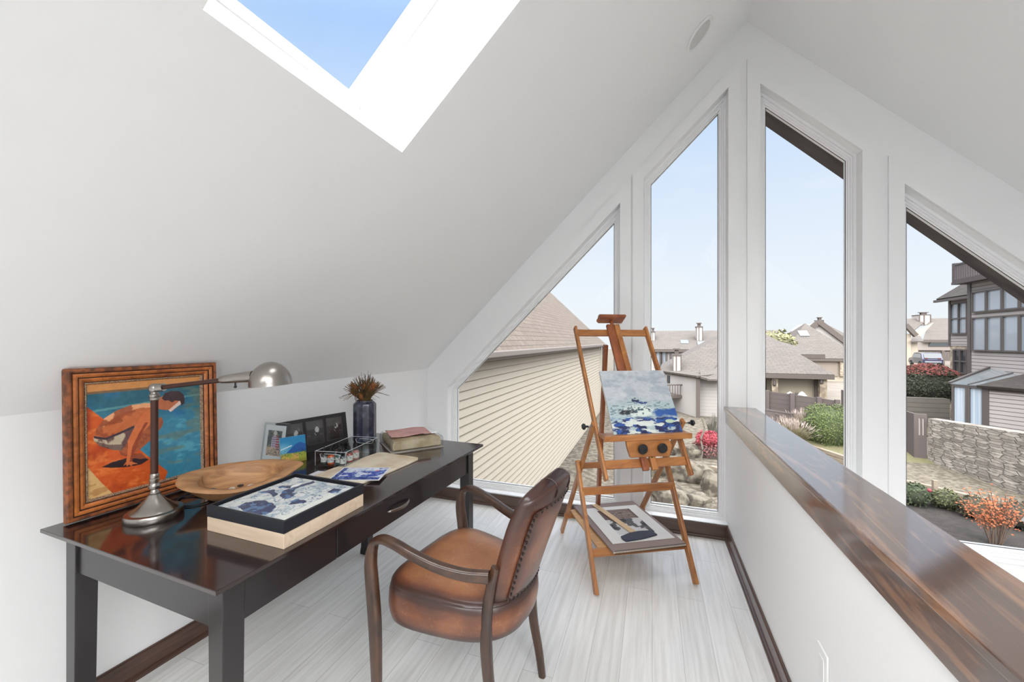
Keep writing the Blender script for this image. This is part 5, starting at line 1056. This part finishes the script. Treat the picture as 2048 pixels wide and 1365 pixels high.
# parked SUV
car_p = atY(1850, 733, 66); cz = car_p.z + .02; car = thing('suv', 'dark blue SUV seen from behind, parked on the far driveway', 'car', (car_p.x, 66, cz), R(81))
carb = mat('navy_car_paint', SW(52, 58, 92), .25, .2, coat=.8)
prof_c = [(-2.25, .45), (-2.28, .95), (-2.05, 1.05), (-1.75, 1.68), (-.4, 1.78), (.45, 1.70), (1.15, 1.12), (2.1, .98), (2.3, .6), (2.25, .40), (1.85, .36), (1.7, .62), (1.35, .72), (1.0, .6), (.9, .36), (-.95, .36), (-1.05, .6), (-1.4, .72), (-1.75, .6), (-1.85, .40)]
MB().loft([[(x, y * k + 0, z if z < 1.1 else z) for x, z in prof_c] for y, k in ((-.92, 1), (-.90, 1), (.90, 1), (.92, 1))]).build('body', carb, car, bevel=.05)
MB().prism([(-2.10, 1.08), (-1.80, 1.60), (-1.76, 1.62), (-2.02, 1.08)], 'y', -.72, .72).build('rear_window', glass_dark, car).location = (-.03, 0, 0)
for sy in (-1, 1): MB().prism([(-1.6, 1.12), (-1.5, 1.58), (.35, 1.60), (.95, 1.12)], 'y', sy * .925, sy * .935).build('side_window', glass_far, car)
MB().b2((-2.33, -.75, .55), (-2.27, .75, .75)).build('bumper', mat('car_bumper_grey', SW(150, 150, 160), .4), car)
for sy in (-1, 1): MB().b2((-2.31, sy * .60 - .14, .98), (-2.22, sy * .60 + .14, 1.12)).build('tail_light', mat('tail_light_red', S(150, 50, 50), .2), car)
for x in (-1.4, 1.35):
    for sy in (-1, 1):
        w = MB().lathe([(.20, -.11), (.34, -.11), (.36, -.06), (.36, .06), (.34, .11), (.20, .11)], 24, (x, sy * .85, .36), M=Matrix.Rotation(R(90), 3, 'X')).build('tyre', mat('tyre_rubber', S(36, 36, 38), .8), car, smooth=True)
        MB().lathe([(.21, -.10), (.21, .10), (.06, .12), (.001, .12)], 16, (x, sy * .85, .36), M=Matrix.Rotation(R(90) * (-sy), 3, 'X')).build('rim', mat('alloy_rim', S(190, 190, 196), .3, .8), w, smooth=True)
# grey siding house on the right
XH = 14.7; h = thing('grey_siding_house', 'tall grey siding house with two rows of large windows and a roof deck', 'house', (17.5, 24, GZ))
sid = courses('grey_lap_siding', SW(188, 180, 176, .6), SW(112, 104, 102), .165, .17, c2=SW(178, 170, 168, .6))  # shade below each lap is put into the colour as a dark line
c0 = atX(1938, 563, XH); YT, z1 = c0.y, c0.z
MB().b2((XH, 12.0, GZ - .5), (XH + 9, YT, z1)).build('wall', sid, h, world=True)
MB().b2((XH - .05, YT - .16, GZ), (XH + .02, YT + .04, z1)).build('corner_trim', win_frame, h, world=True)
for (ptop, pbot) in ((586, 625), (637, 701)):
    ya, za, zb_ = atX(1949, ptop, XH).y, atX(1949, ptop, XH).z, atX(1949, pbot, XH).z; wid = ya - atX(1977, 600, XH).y
    for k in range(5):
        y1_ = ya - k * wid * 1.04; w = MB().b2((XH - .05, y1_ - wid, zb_), (XH - .01, y1_, za)).build('window', glass_far, h, world=True); fr = .035
        mb = MB(); mb.b2((XH - .10, y1_ - wid - fr / 2, za - fr), (XH - .04, y1_ + fr / 2, za + fr)); mb.b2((XH - .10, y1_ - wid - fr / 2, zb_ - fr), (XH - .04, y1_ + fr / 2, zb_ + fr)); mb.b2((XH - .12, y1_ - fr, zb_), (XH - .045, y1_ + fr / 2 - .003, za)); mb.b2((XH - .12, y1_ - wid - fr / 2 + .003, zb_), (XH - .045, y1_ - wid + fr, za))
        f = mb.build('window_frame', win_frame, None); f.parent = w
        for v in f.data.vertices: v.co -= h.location
ddm = mat('dark_deck_wood', SW(96, 88, 88), .8); zt = atX(1935, 527, XH).z; mb = MB(); mb.b2((XH - .45, 12, zt - .08), (XH - .38, YT + .3, zt)); mb.b2((XH - .45, 12, z1), (XH - .38, YT + .3, z1 + .12)); mb.b2((XH - .46, YT + .15, z1), (XH - .30, YT + .34, zt + .05))
for k in range(60): y = YT + .2 - k * .15; mb.b2((XH - .44, y - .03, z1 + .1), (XH - .39, y + .03, zt))
mb.build('deck_railing', ddm, h, world=True); MB().b2((XH - .48, 12, z1 - .12), (XH + 6, YT + .35, z1)).build('roof_deck', ddm, h, world=True)
XB = 16.4; e0, e1 = atX(1899, 600, XB), atX(1940, 600, XB); zt_ = atX(1899, 600, XB).z; zs = atX(1899, 692, XB).z
MB().b2((XB, e1.y - 1.5, zs), (XB + 6, e0.y, zt_)).build('bay_wall', sid, h, world=True); MB().b2((XB + .02, e1.y - 1.5, GZ - .5), (XB + 6, e0.y - .02, zs)).build('stone_base', stone_far, h, world=True)
MB().b2((XB - .04, e0.y - .10, zs), (XB + .02, e0.y + .04, zt_)).build('corner_trim', win_frame, h, world=True)
roof('bay_roof', [[(XB - .35, e1.y - 1.5, zt_), (XB - .35, e0.y + .35, zt_), (XB + 2.2, e0.y - 2.2, zt_ + 2.6), (XB + 2.2, e1.y - 1.5, zt_ + 2.6)], [(XB - .35, e0.y + .35, zt_), (XB + 6, e0.y + .35, zt_), (XB + 2.2, e0.y - 2.2, zt_ + 2.6)]], sh_dark, h)
MB().b2((XB - .48, e1.y - 1.5, zt_ - .12), (XB - .35, e0.y + .5, zt_ + .02)).build('gutter', win_frame, h, world=True)
def winX(pa_, pb_, qa, qb, X, g, mid=True):
    A_, B_ = atX(pa_, qa, X), atX(pb_, qb, X); zb2 = atX(pa_, qb, X).z; w = MB().b2((X - .05, B_.y, zb2), (X - .01, A_.y, A_.z)).build('window', g, h, world=True); mb = MB(); fr = .08
    for y in ((A_.y, (A_.y + B_.y) / 2, B_.y) if mid else (A_.y, B_.y)): mb.b2((X - .12, y - fr / 2, zb2), (X - .045, y + fr / 2, A_.z))
    for zz in (A_.z, (A_.z + zb2) / 2, zb2): mb.b2((X - .1, B_.y, zz - fr / 2), (X - .04, A_.y, zz + fr / 2))
    f = mb.build('window_frame', win_frame, None); f.parent = w
    for v in f.data.vertices: v.co -= h.location
winX(1905, 1938, 609, 668, XB, glass_far); winX(1911, 1938, 700, 745, XB, glass_dark)
# sunroom and shed in front of it (they stand at an angle)
SO = Vector((12.5, 23.0, GZ)); SA = R(-55); zt_ = -.51 - GZ; zr_ = .10 - GZ; wS = .95; dS = 2.65
h = thing('sunroom', 'low sunroom with sloping glass roof beside the grey siding house', 'sunroom', SO, SA)
blind = mat('vertical_blind_glass', SW(204, 214, 224, .55), .15, noise=((30, 30, .2), .45, .55, SW(176, 192, 208, .55)))
MB().b2((0, .03, 0), (wS, .06, zt_)).build('glass_front', blind, h); mb = MB()
for f_ in (0, .46, .54, 1): x = wS * f_; mb.b2((x - .035, -.04, 0), (x + .035, .04, zt_))
mb.b2((0, -.05, zt_ - .12), (wS, .05, zt_)); mb.build('frame', win_frame, h)
def Q4(pts): return [[Matrix.Translation(SO) @ Matrix.Rotation(SA, 4, 'Z') @ Vector(p) for p in pts]]
roof('glass_roof', Q4([(-.05, -.08, zt_), (wS + .1, -.08, zt_), (wS + 1.2, dS, zr_), (-.05, dS, zr_)]), mat('milky_glass_roof', S(200, 208, 212), .12, coat=.4), h, thick=.04)
MB().bar((-.08, -.08, zt_ + .03), (-.08, dS, zr_ + .05), .09, .09).build('roof_edge', win_frame, h); MB().bar((wS * .55, -.08, zt_ + .02), (wS * .55 + .5, dS, zr_ + .02), .05, .04).build('glazing_bar', win_frame, h); MB().bar((-.1, dS, zr_ + .04), (4, dS, zr_ + .04), .1, .1).build('ridge_flashing', win_frame, h)
hs = thing('siding_shed', 'grey siding wing with brown shingle roof behind the stone wall', 'shed', SO + Matrix.Rotation(SA, 3, 'Z') @ Vector((wS + .05, 0, 0)), SA)
MB().b2((0, 0, 0), (6, 2.0, zt_)).build('wall', sid, hs); MB().b2((-.02, -.05, 0), (.12, 0, zt_)).build('corner_trim', win_frame, hs); MB().b2((0, -.06, zt_ - .18), (6, -.01, zt_)).build('frieze_board', win_frame, hs)
roof('roof', Q4([(wS - .1, -.25, zt_ + .02), (wS + 6, -.25, zt_ + .02), (wS + 6, 2.4, zt_ + 1.45), (wS + 2.4, 2.4, zt_ + 1.45)]), sh_dark, hs)

# --- stone wall, gate, fences
def stone_material():
    m = bpy.data.materials.new('stacked_limestone'); m.use_nodes = True; t = m.node_tree; p = t.nodes['Principled BSDF']; p.inputs['Roughness'].default_value = .95
    tcn = N(t, 'ShaderNodeTexCoord'); nz = N(t, 'ShaderNodeTexNoise', i_Scale=7.0, i_Detail=4.0); t.links.new(tcn.outputs['UV'], nz.inputs['Vector']); mxv = N(t, 'ShaderNodeMix', data_type='RGBA'); mxv.blend_type = 'ADD'; mxv.inputs['Factor'].default_value = .05; t.links.new(tcn.outputs['UV'], mxv.inputs['A']); t.links.new(nz.outputs['Color'], mxv.inputs['B'])
    mps = N(t, 'ShaderNodeMapping'); mps.inputs['Scale'].default_value = (2.5, 12.5, 1); t.links.new(mxv.outputs['Result'], mps.inputs[0])
    vo = N(t, 'ShaderNodeTexVoronoi', i_Scale=1.0, i_Randomness=.62); ve = N(t, 'ShaderNodeTexVoronoi', feature='DISTANCE_TO_EDGE', i_Scale=1.0, i_Randomness=.62); t.links.new(mps.outputs[0], vo.inputs['Vector']); t.links.new(mps.outputs[0], ve.inputs['Vector'])
    vo.voronoi_dimensions = '2D'; ve.voronoi_dimensions = '2D'
    rr_ = N(t, 'ShaderNodeValToRGB'); rr_.color_ramp.elements[0].color = SW(150, 140, 130); rr_.color_ramp.elements[0].position = .1; rr_.color_ramp.elements[1].color = SW(226, 216, 204); rr_.color_ramp.elements[1].position = .8; t.links.new(vo.outputs['Color'], rr_.inputs[0])
    el = N(t, 'ShaderNodeMapRange'); el.inputs[1].default_value = .0; el.inputs[2].default_value = .09; t.links.new(ve.outputs['Distance'], el.inputs[0])
    b = N(t, 'ShaderNodeMix', data_type='RGBA'); t.links.new(el.outputs[0], b.inputs['Factor']); b.inputs['A'].default_value = SW(162, 152, 142); t.links.new(rr_.outputs[0], b.inputs['B'])
    n2 = N(t, 'ShaderNodeTexNoise', i_Scale=3.2, i_Detail=9.0, i_Roughness=.75); t.links.new(tcn.outputs['UV'], n2.inputs['Vector']); mr = N(t, 'ShaderNodeMapRange'); mr.inputs[1].default_value = .42; mr.inputs[2].default_value = .62; mr.inputs[4].default_value = .75; t.links.new(n2.outputs['Fac'], mr.inputs[0])
    mx = N(t, 'ShaderNodeMix', data_type='RGBA'); t.links.new(mr.outputs[0], mx.inputs['Factor']); t.links.new(b.outputs['Result'], mx.inputs['A']); mx.inputs['B'].default_value = SW(132, 124, 116)
    t.links.new(mx.outputs['Result'], p.inputs['Base Color']); bp_ = N(t, 'ShaderNodeBump', i_Strength=.9, i_Distance=.04); t.links.new(el.outputs[0], bp_.inputs['Height']); t.links.new(bp_.outputs[0], p.inputs['Normal']); return m
w0 = atZ(1856, 937, GZ); w1 = atZ(2048, 1010, GZ); dv = (w1 - w0); w1 = w0 + dv * 1.5; nrm_ = Vector((dv.y, -dv.x, 0)).normalized() * -1
zt0, zt1 = -1.42, -1.12
sw_ = MB().add([w0, w1, (w1.x, w1.y, zt1), (w0.x, w0.y, zt0)] + [Vector(q_) + Vector((.35, .2, 0)) for q_ in (w0, w1, (w1.x, w1.y, zt1), (w0.x, w0.y, zt0))], [(0, 1, 2, 3), (7, 6, 5, 4), (3, 2, 6, 7), (0, 3, 7, 4), (1, 5, 6, 2), (0, 4, 5, 1)]).build('stone_wall', stone_material()); uvset(sw_, lambda c: (c.x * .35 - c.y * .93, c.z + c.x * .0)); tag(sw_, 'weathered stacked limestone garden wall behind the gravel strip', 'stone wall')
gate_m = mat('dark_brown_gate_paint', SW(112, 100, 98), .8)
g0, g1 = atZ(1832, 934, GZ), atZ(1854, 936.4, GZ); gt = thing('garden_gate', 'dark brown gate panel with two narrow slots at the end of the stone wall', 'gate', g0)
zt = -1.28; ang_ = math.atan2((g1 - g0).y, (g1 - g0).x); gw_ = (g1 - g0).length; gt.rotation_euler = (0, 0, ang_); H2 = zt - GZ
pw_ = gw_ * .24
MB().b2((0, 0, .05), (gw_, .08, H2 * .60)).b2((0, 0, H2 * .60), (pw_, .12, H2)).b2((gw_ - pw_, 0, H2 * .60), (gw_, .12, H2)).b2((pw_, 0, H2 * .93), (gw_ - pw_, .10, H2)).build('panel', gate_m, gt)
MB().b2((pw_, .03, H2 * .60), (gw_ - pw_, .05, H2 * .93)).build('slot_backing', mat('pale_slot', SW(196, 184, 178), .8), gt)
MB().b2((gw_ / 2 - .02, 0, H2 * .60), (gw_ / 2 + .02, .06, H2 * .93)).build('slot_bar', gate_m, gt)
f0 = atZ(1812, 885, GZ + .3); fs_ = thing('board_fence', 'dark brown solid board fence running back from the garden gate', 'fence', g0)
MB().add([g0, (f0.x - .9, f0.y + 3.5, GZ), (f0.x - .9, f0.y + 3.5, zt + .15), (g0.x, g0.y, zt)], [(0, 1, 2, 3)]).build('boards', gate_m, fs_, world=True).modifiers.new('s', 'SOLIDIFY').thickness = .06
# long dark plank fence in front of the garage
YFn = 22.5; fc = thing('plank_fence', 'dark brown horizontal plank fence with square posts in front of the garage', 'fence', (atY(1600, 820, YFn).x, YFn, GZ))
plank_m = courses('brown_planks', SW(118, 106, 104), SW(84, 76, 74), .22, .08, c2=SW(108, 96, 92))
pts = [(1533, 783, 23.4), (1583, 789, 22.6), (1637, 797, 22.0), (1673, 802, 21.6)]
for (xa_, ya_, Ya), (xb2, yb2, Yb) in zip(pts, pts[1:]):
    a_, b_ = atY(xa_, ya_, Ya), atY(xb2, yb2, Yb); MB().add([(a_.x, a_.y, GZ + .5), (b_.x, b_.y, GZ + .5), b_, a_], [(0, 1, 2, 3)]).build('plank_panel', plank_m, fc, world=True).modifiers.new('s', 'SOLIDIFY').thickness = .06
for xa_, ya_, Ya in pts: a_ = atY(xa_, ya_, Ya); MB().b2((a_.x - .09, Ya - .16, GZ), (a_.x + .09, Ya - .02, a_.z + .06)).build('post', gate_m, fc, world=True)
# low lattice fence
YL = 20.5; lf = thing('picket_railing', 'low dark brown picket railing in front of the plank fence', 'fence', (atY(1555, 845, YL).x, YL, GZ)); a_, b_ = atY(1520, 818, YL), atY(1590, 829, YL); zb_ = atY(1555, 846, YL).z; mb = MB(); mb.bar(a_, b_, .06, .08); mb.bar((a_.x, YL, zb_ + .15), (b_.x, YL, zb_), .06, .08)
mb.build('rails', gate_m, lf, world=True)
mb = MB()
for k in range(20): t = k / 19; x = lerp(a_.x, b_.x, t); mb.b2((x - .035, YL - .02, zb_ - .1), (x + .035, YL + .04, lerp(a_.z, b_.z, t)))
mb.build('pickets', gate_m, lf, world=True)
# timber retaining walls and stakes
tim = wood('weathered_timber', SW(150, 134, 118), SW(196, 178, 158), (2, 8, 20), .9)
def timber(name, label, A, B, h_, zb=GZ, t=.14):
    A = Vector(A); B = Vector(B); d = (B - A); o = thing(name, label, 'retaining wall', (A.x, A.y, zb), math.atan2(d.y, d.x)); L_ = d.length; n_r = max(1, round(h_ / .17))
    for k in range(n_r): MB().box((L_ / 2 + .02 * (k % 2), 0, (k + .5) * h_ / n_r), (L_, t, h_ / n_r - .012)).build('timber', tim, o, bevel=.012)
    return o
A_, B_, E_ = gp(1806, 981), gp(1975, 1023), gp(2075, 1046)
timber('timber_edging', 'weathered timber edging between gravel and planting bed, below the garden gate', A_ + (0,), B_ + (0,), .34)
timber('timber_edging', 'lower timber edging step beside the orange shrub', (B_[0] + .1, B_[1] - .5, 0), (E_[0] + .3, E_[1] - .9, 0), .34)
for i, (px_, py_, lb) in enumerate(((1864, 998, 'short wooden stake at the left part of the timber edging'), (1976, 1030, 'short wooden stake behind the orange shrub'))):
    a_ = gp(px_, py_); s_ = MB().b2((-.05, -.05, 0), (.05, .05, .58)).build('wooden_stake', tim, bevel=.008); s_.location = (a_[0], a_[1] - .12, GZ); tag(s_, lb, 'stake', 'stakes of the timber edging')
a_, b_ = gp(1600, 905), gp(1720, 948); timber('timber_edging', 'timber edging board below the round green shrub', a_ + (0,), b_ + (0,), .45)
a_, b_ = atZ(1800, 820, GZ), atZ(1905, 822, GZ); rw = thing('stone_terrace_wall', 'low weathered stone terrace wall below the red topped hedge', 'retaining wall', (a_.x, 30, GZ)); pq, pr3 = atY(1790, 795, 27), atY(1900, 797, 27)
MB().b2((pq.x, 27, GZ), (pr3.x, 27.5, pq.z)).build('stone_courses', courses('dark_stone_courses', SW(150, 142, 134), SW(104, 98, 92), .24, .14, c2=SW(120, 114, 106)), rw, world=True)
# --- planting
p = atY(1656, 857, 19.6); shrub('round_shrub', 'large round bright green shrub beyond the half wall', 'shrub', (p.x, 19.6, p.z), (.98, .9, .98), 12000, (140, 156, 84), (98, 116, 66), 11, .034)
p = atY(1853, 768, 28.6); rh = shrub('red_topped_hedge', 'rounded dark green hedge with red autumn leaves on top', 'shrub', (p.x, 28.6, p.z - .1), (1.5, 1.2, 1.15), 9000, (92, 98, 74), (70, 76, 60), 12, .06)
rn_ = random.Random(9); mb = MB()
for i in range(2600):
    d = Vector((rn_.gauss(0, 1), rn_.gauss(0, 1), abs(rn_.gauss(0, 1)) + .35)).normalized()
    if d.z < .55: continue
    q_ = Vector((p.x, 28.6, p.z - .1)) + Vector((d.x * 1.53, d.y * 1.23, d.z * 1.19)) * rn_.uniform(.93, 1.04); u_ = Vector((rn_.gauss(0, 1), rn_.gauss(0, 1), rn_.gauss(0, 1))).normalized() * .06; v_ = u_.orthogonal().normalized() * .032; mb.add([q_ - u_, q_ + v_, q_ + u_, q_ - v_], [(0, 1, 2, 3)])
mb.build('red_leaves', leafm('red_autumn_leaves', (178, 78, 76), (140, 84, 70)), rh, world=True, fix=False)
# pampas / fountain grass clumps
def grassclump(label, c, r, hgt, n, col, plume, seed, group=None):
    o = thing('ornamental_grass', label, 'grass', c, group=group); rn_ = random.Random(seed); mb = MB(); mp_ = MB()
    for i in range(n):
        a = rn_.uniform(0, 6.283); k = rn_.random(); b0 = Vector((.25 * r * math.cos(a), .25 * r * math.sin(a), 0)); top = Vector((r * k * math.cos(a), r * k * math.sin(a), hgt * rn_.uniform(.6, 1) * (1 - .25 * k))); mid = (b0 + top) / 2 + Vector((0, 0, hgt * .15)); s_ = Vector((-math.sin(a), math.cos(a), 0)) * .009
        mb.add([b0 - s_, b0 + s_, mid + s_, mid - s_, top], [(0, 1, 2, 3), (3, 2, 4)])
        if plume and i % 3 == 0:
            d = (top - mid).normalized(); e_ = top + d * .22; w_ = Vector((-math.sin(a), math.cos(a), 0)) * .016; m_ = (top + e_) / 2; mp_.add([top, m_ - w_, e_, m_ + w_], [(0, 1, 2, 3)])
    mb.build('blades', leafm('grass_%d' % seed, col, tuple(int(q * .85) for q in col)), o, fix=False)
    if plume: mp_.build('plumes', leafm('plume_%d' % seed, (226, 208, 196), (206, 184, 172)), o, fix=False)
for i, (px_, py_, Y, r, hh, col, lb) in enumerate(((1585, 880, 18.6, .8, 1.1, (178, 168, 120), 'feathery pale grass clump nearest the half wall, left of the round shrub'), (1605, 862, 20.2, .9, 1.2, (190, 178, 132), 'feathery pink plumed grass clump below the plank fence'), (1566, 868, 20.0, .8, 1.0, (196, 184, 140), 'feathery straw grass clump beside the picket railing'), (1600, 905, 17.4, .6, .7, (186, 170, 84), 'yellow green grass tuft below the pale plumed clumps'), (1575, 892, 17.8, .6, .9, (110, 130, 80), 'dark green strap leaved clump below the picket railing'))):
    q_ = atY(px_, py_, Y); grassclump(lb, (q_.x, Y, q_.z - .35), r, hh, 1100, col, i < 3, 30 + i)
bk = MB().add([(x, y, z) for x, y, z in ((5.0, 16.8, GZ), (9.5, 16.8, GZ), (9.5, 21.4, GZ + .9), (4.8, 21.4, GZ + .9), (9.5, 21.6, GZ), (4.8, 21.6, GZ))], [(0, 1, 2, 3), (3, 2, 4, 5)]).build('planted_bank', leafm('bank_ground', (150, 140, 100), (124, 122, 84), 3), fix=False); tag(bk, kind='structure')
# orange shrub with bare stems and a white tag
oc = gp(1990, 1092); osb = thing('orange_shrub', 'bare stemmed shrub with orange autumn leaves in the dark planting bed', 'shrub', (oc[0], oc[1], GZ)); rn_ = random.Random(21); mb = MB(); ml = MB()
for i in range(34):
    a = rn_.uniform(0, 6.283); k = rn_.random(); top = Vector((.62 * k * math.cos(a), .5 * k * math.sin(a), rn_.uniform(.75, 1.15))); mb.tube(spline([(.08 * math.cos(a), .08 * math.sin(a), 0), top * .5 + Vector((.03, 0, .05)), top], 3), lambda t: .008 if False else .008, 5)
    for q in range(26):
        t = rn_.uniform(.5, 1.05); c0 = top * t + Vector((rn_.gauss(0, .05), rn_.gauss(0, .05), rn_.gauss(0, .05))); u_ = Vector((rn_.gauss(0, 1), rn_.gauss(0, 1), rn_.gauss(0, 1))).normalized() * .028; v_ = u_.orthogonal().normalized() * .018; ml.add([c0 - u_, c0 + v_, c0 + u_, c0 - v_], [(0, 1, 2, 3)])
mb.build('stems', mat('pale_twig', S(168, 140, 118), .9), osb, fix=False); ml.build('orange_leaves', leafm('orange_autumn_leaves', (222, 128, 74), (184, 96, 56)), osb, fix=False)
MB().box((.42, -.1, .72), (.05, .012, .17), M=Matrix.Rotation(R(30), 3, 'Y')).build('plant_tag', mat('white_plant_tag', S(226, 222, 220), .6), osb)
for i, (px_, py_, r, col, col2, lb) in enumerate(((1828, 1012, .40, (96, 108, 70), (76, 90, 58), 'green rose bush with a pink bloom by the left edge of the planting bed'), (1893, 1020, .34, (120, 124, 80), (96, 104, 66), 'small olive green bush against the timber edging'), (1955, 1040, .38, (112, 104, 78), (96, 92, 66), 'brownish green bush directly behind the orange shrub'), (2042, 1060, .42, (104, 100, 84), (84, 82, 68), 'grey green low bush right of the orange shrub'))):
    q_ = gp(px_, py_); t_ = shrub('small_bush', lb, 'shrub', (q_[0], q_[1], GZ + r * .8), (r, r * .9, r * .8), 900, col, col2, 50 + i, .045)
    if i == 0: MB().ball((.18, -.30, .55), .05, 10, 6).build('pink_bloom', mat('pink_bloom', S(222, 92, 112), .8), t_)
# red flowering shrub and boulders under the second window
p = atY(1420, 882, 17.5); pz = thing('burning_bush', 'bright pink red shrub outside the window behind the easel', 'shrub', (p.x, 17.5, GZ + .1)); core('inner_branches', (p.x, 17.5, p.z - .45), (.62, .5, .75), leafm('dark_twigs', (110, 96, 90), (90, 80, 74)), pz); leafball('foliage', (p.x, 17.5, p.z - .25), (.66, .55, .55), 2600, leafm('pinkish_leaves', (212, 140, 140), (170, 116, 112)), pz, 4, .045); leafball('red_leaves', (p.x - .08, 17.3, p.z + .12), (.48, .4, .30), 1500, leafm('crimson_leaves', (222, 92, 104), (206, 78, 92)), pz, 6, .045)
p = atY(1426, 842, 21); grassclump('grey green spiky plant against the siding behind the pink red shrub', (p.x, 21, p.z - .9), .5, 1.5, 160, (150, 146, 134), False, 77)
def boulder(label, c, r, seed, m):
    rn_ = random.Random(seed); o = MB(); n, mm = 20, 13; rings = []
    for i in range(mm + 1):
        th = math.pi * i / mm; ring = []
        for j in range(n):
            ph = 2 * math.pi * j / n; d = Vector((math.sin(th) * math.cos(ph), math.sin(th) * math.sin(ph), -math.cos(th))); k = 1 + .13 * math.sin(3 * d.x + seed) + .10 * math.sin(5 * d.y + 2 * seed) + .06 * round(1.5 * math.sin(6 * d.z + 5 * d.x + seed)) + (rn_.uniform(-.04, .04) if 0 < i < mm else 0); e = 1.0 / (abs(d.x) ** 3 + abs(d.y) ** 3 + abs(d.z) ** 3) ** (1 / 3)
            ring.append(Vector((d.x * r[0], d.y * r[1], d.z * r[2])) * k * lerp(1, e, .9))
        rings.append(ring)
    b_ = o.loft(rings).build('boulder', m, smooth=True, ang=24); b_.location = c; b_.rotation_euler = (0, 0, seed); tag(b_, label, 'boulder', 'boulders on the rocky bank'); return b_
rock = mat('mossy_limestone', S(186, 174, 154), .95, noise=(4.5, .42, .58, S(112, 100, 84)), bump=(9, 1.0))
for i, (px_, py_, r, lb) in enumerate(((1358, 955, (1.0, .5, .40), 'biggest pale boulder of the rocky bank, right of the easel'), (1335, 1000, (.55, .42, .34), 'boulder low in the second window, left of the gravel pile'), (1318, 905, (.6, .5, .3), 'small boulder seen through the easel legs'), (1375, 912, (.6, .4, .3), 'flat boulder below the pink red shrub'), (1424, 985, (.34, .32, .45), 'dark speckled boulder at the right edge of the second window'), (1300, 948, (.38, .35, .35), 'boulder half hidden by the easel front leg'), (1392, 1008, (.36, .3, .2), 'lowest flat boulder by the window sill'))):
    q_ = gp(px_, py_); boulder(lb, (q_[0], q_[1], GZ + r[2] * .35), r, 3 + i * 2, rock)
q_ = gp(1434, 965); bxw = timber('timber_edging', 'short timber edging at the right side of the second window', (q_[0] - .15, q_[1] + .1, 0), (q_[0] + 1.6, q_[1] - 1.4, 0), .5)
for k_, px_ in enumerate((1580, 1604)):
    q_ = atY(px_, 792, 26.2); u_ = MB().lathe([(.10, 0), (.12, .05), (.20, .30), (.24, .36), (.18, .40), (.12, .50), (.02, .58)], 20).build('garden_urn', mat('white_urn', SW(236, 234, 230), .7), smooth=True); u_.location = (q_.x, 26.2, q_.z - .35); tag(u_, ('left' if k_ == 0 else 'right') + ' white garden urn in front of the garage, above the plank fence', 'urn')
    MB().b2((-.2, -.2, GZ - q_.z + .35), (.2, .2, 0)).build('plinth', stone_far, u_)
q_ = atY(1592, 788, 26.2); grassclump('dark spiky plant between the two white urns', (q_.x, 26.2, q_.z - .5), .45, .75, 90, (86, 84, 80), False, 91)
tr_ = gp(1402, 920); sd = thing('young_tree_trunk', 'thin pale bent tree trunk standing among the boulders', 'tree', (tr_[0], tr_[1], GZ)); MB().tube(spline([(0, 0, 0), (.05, 0, .4), (.0, .0, .8), (.12, 0, 1.2), (.05, 0, 1.6)], 5), .035, 8).build('trunk', mat('pale_bark', S(196, 184, 168), .9), sd, smooth=True)
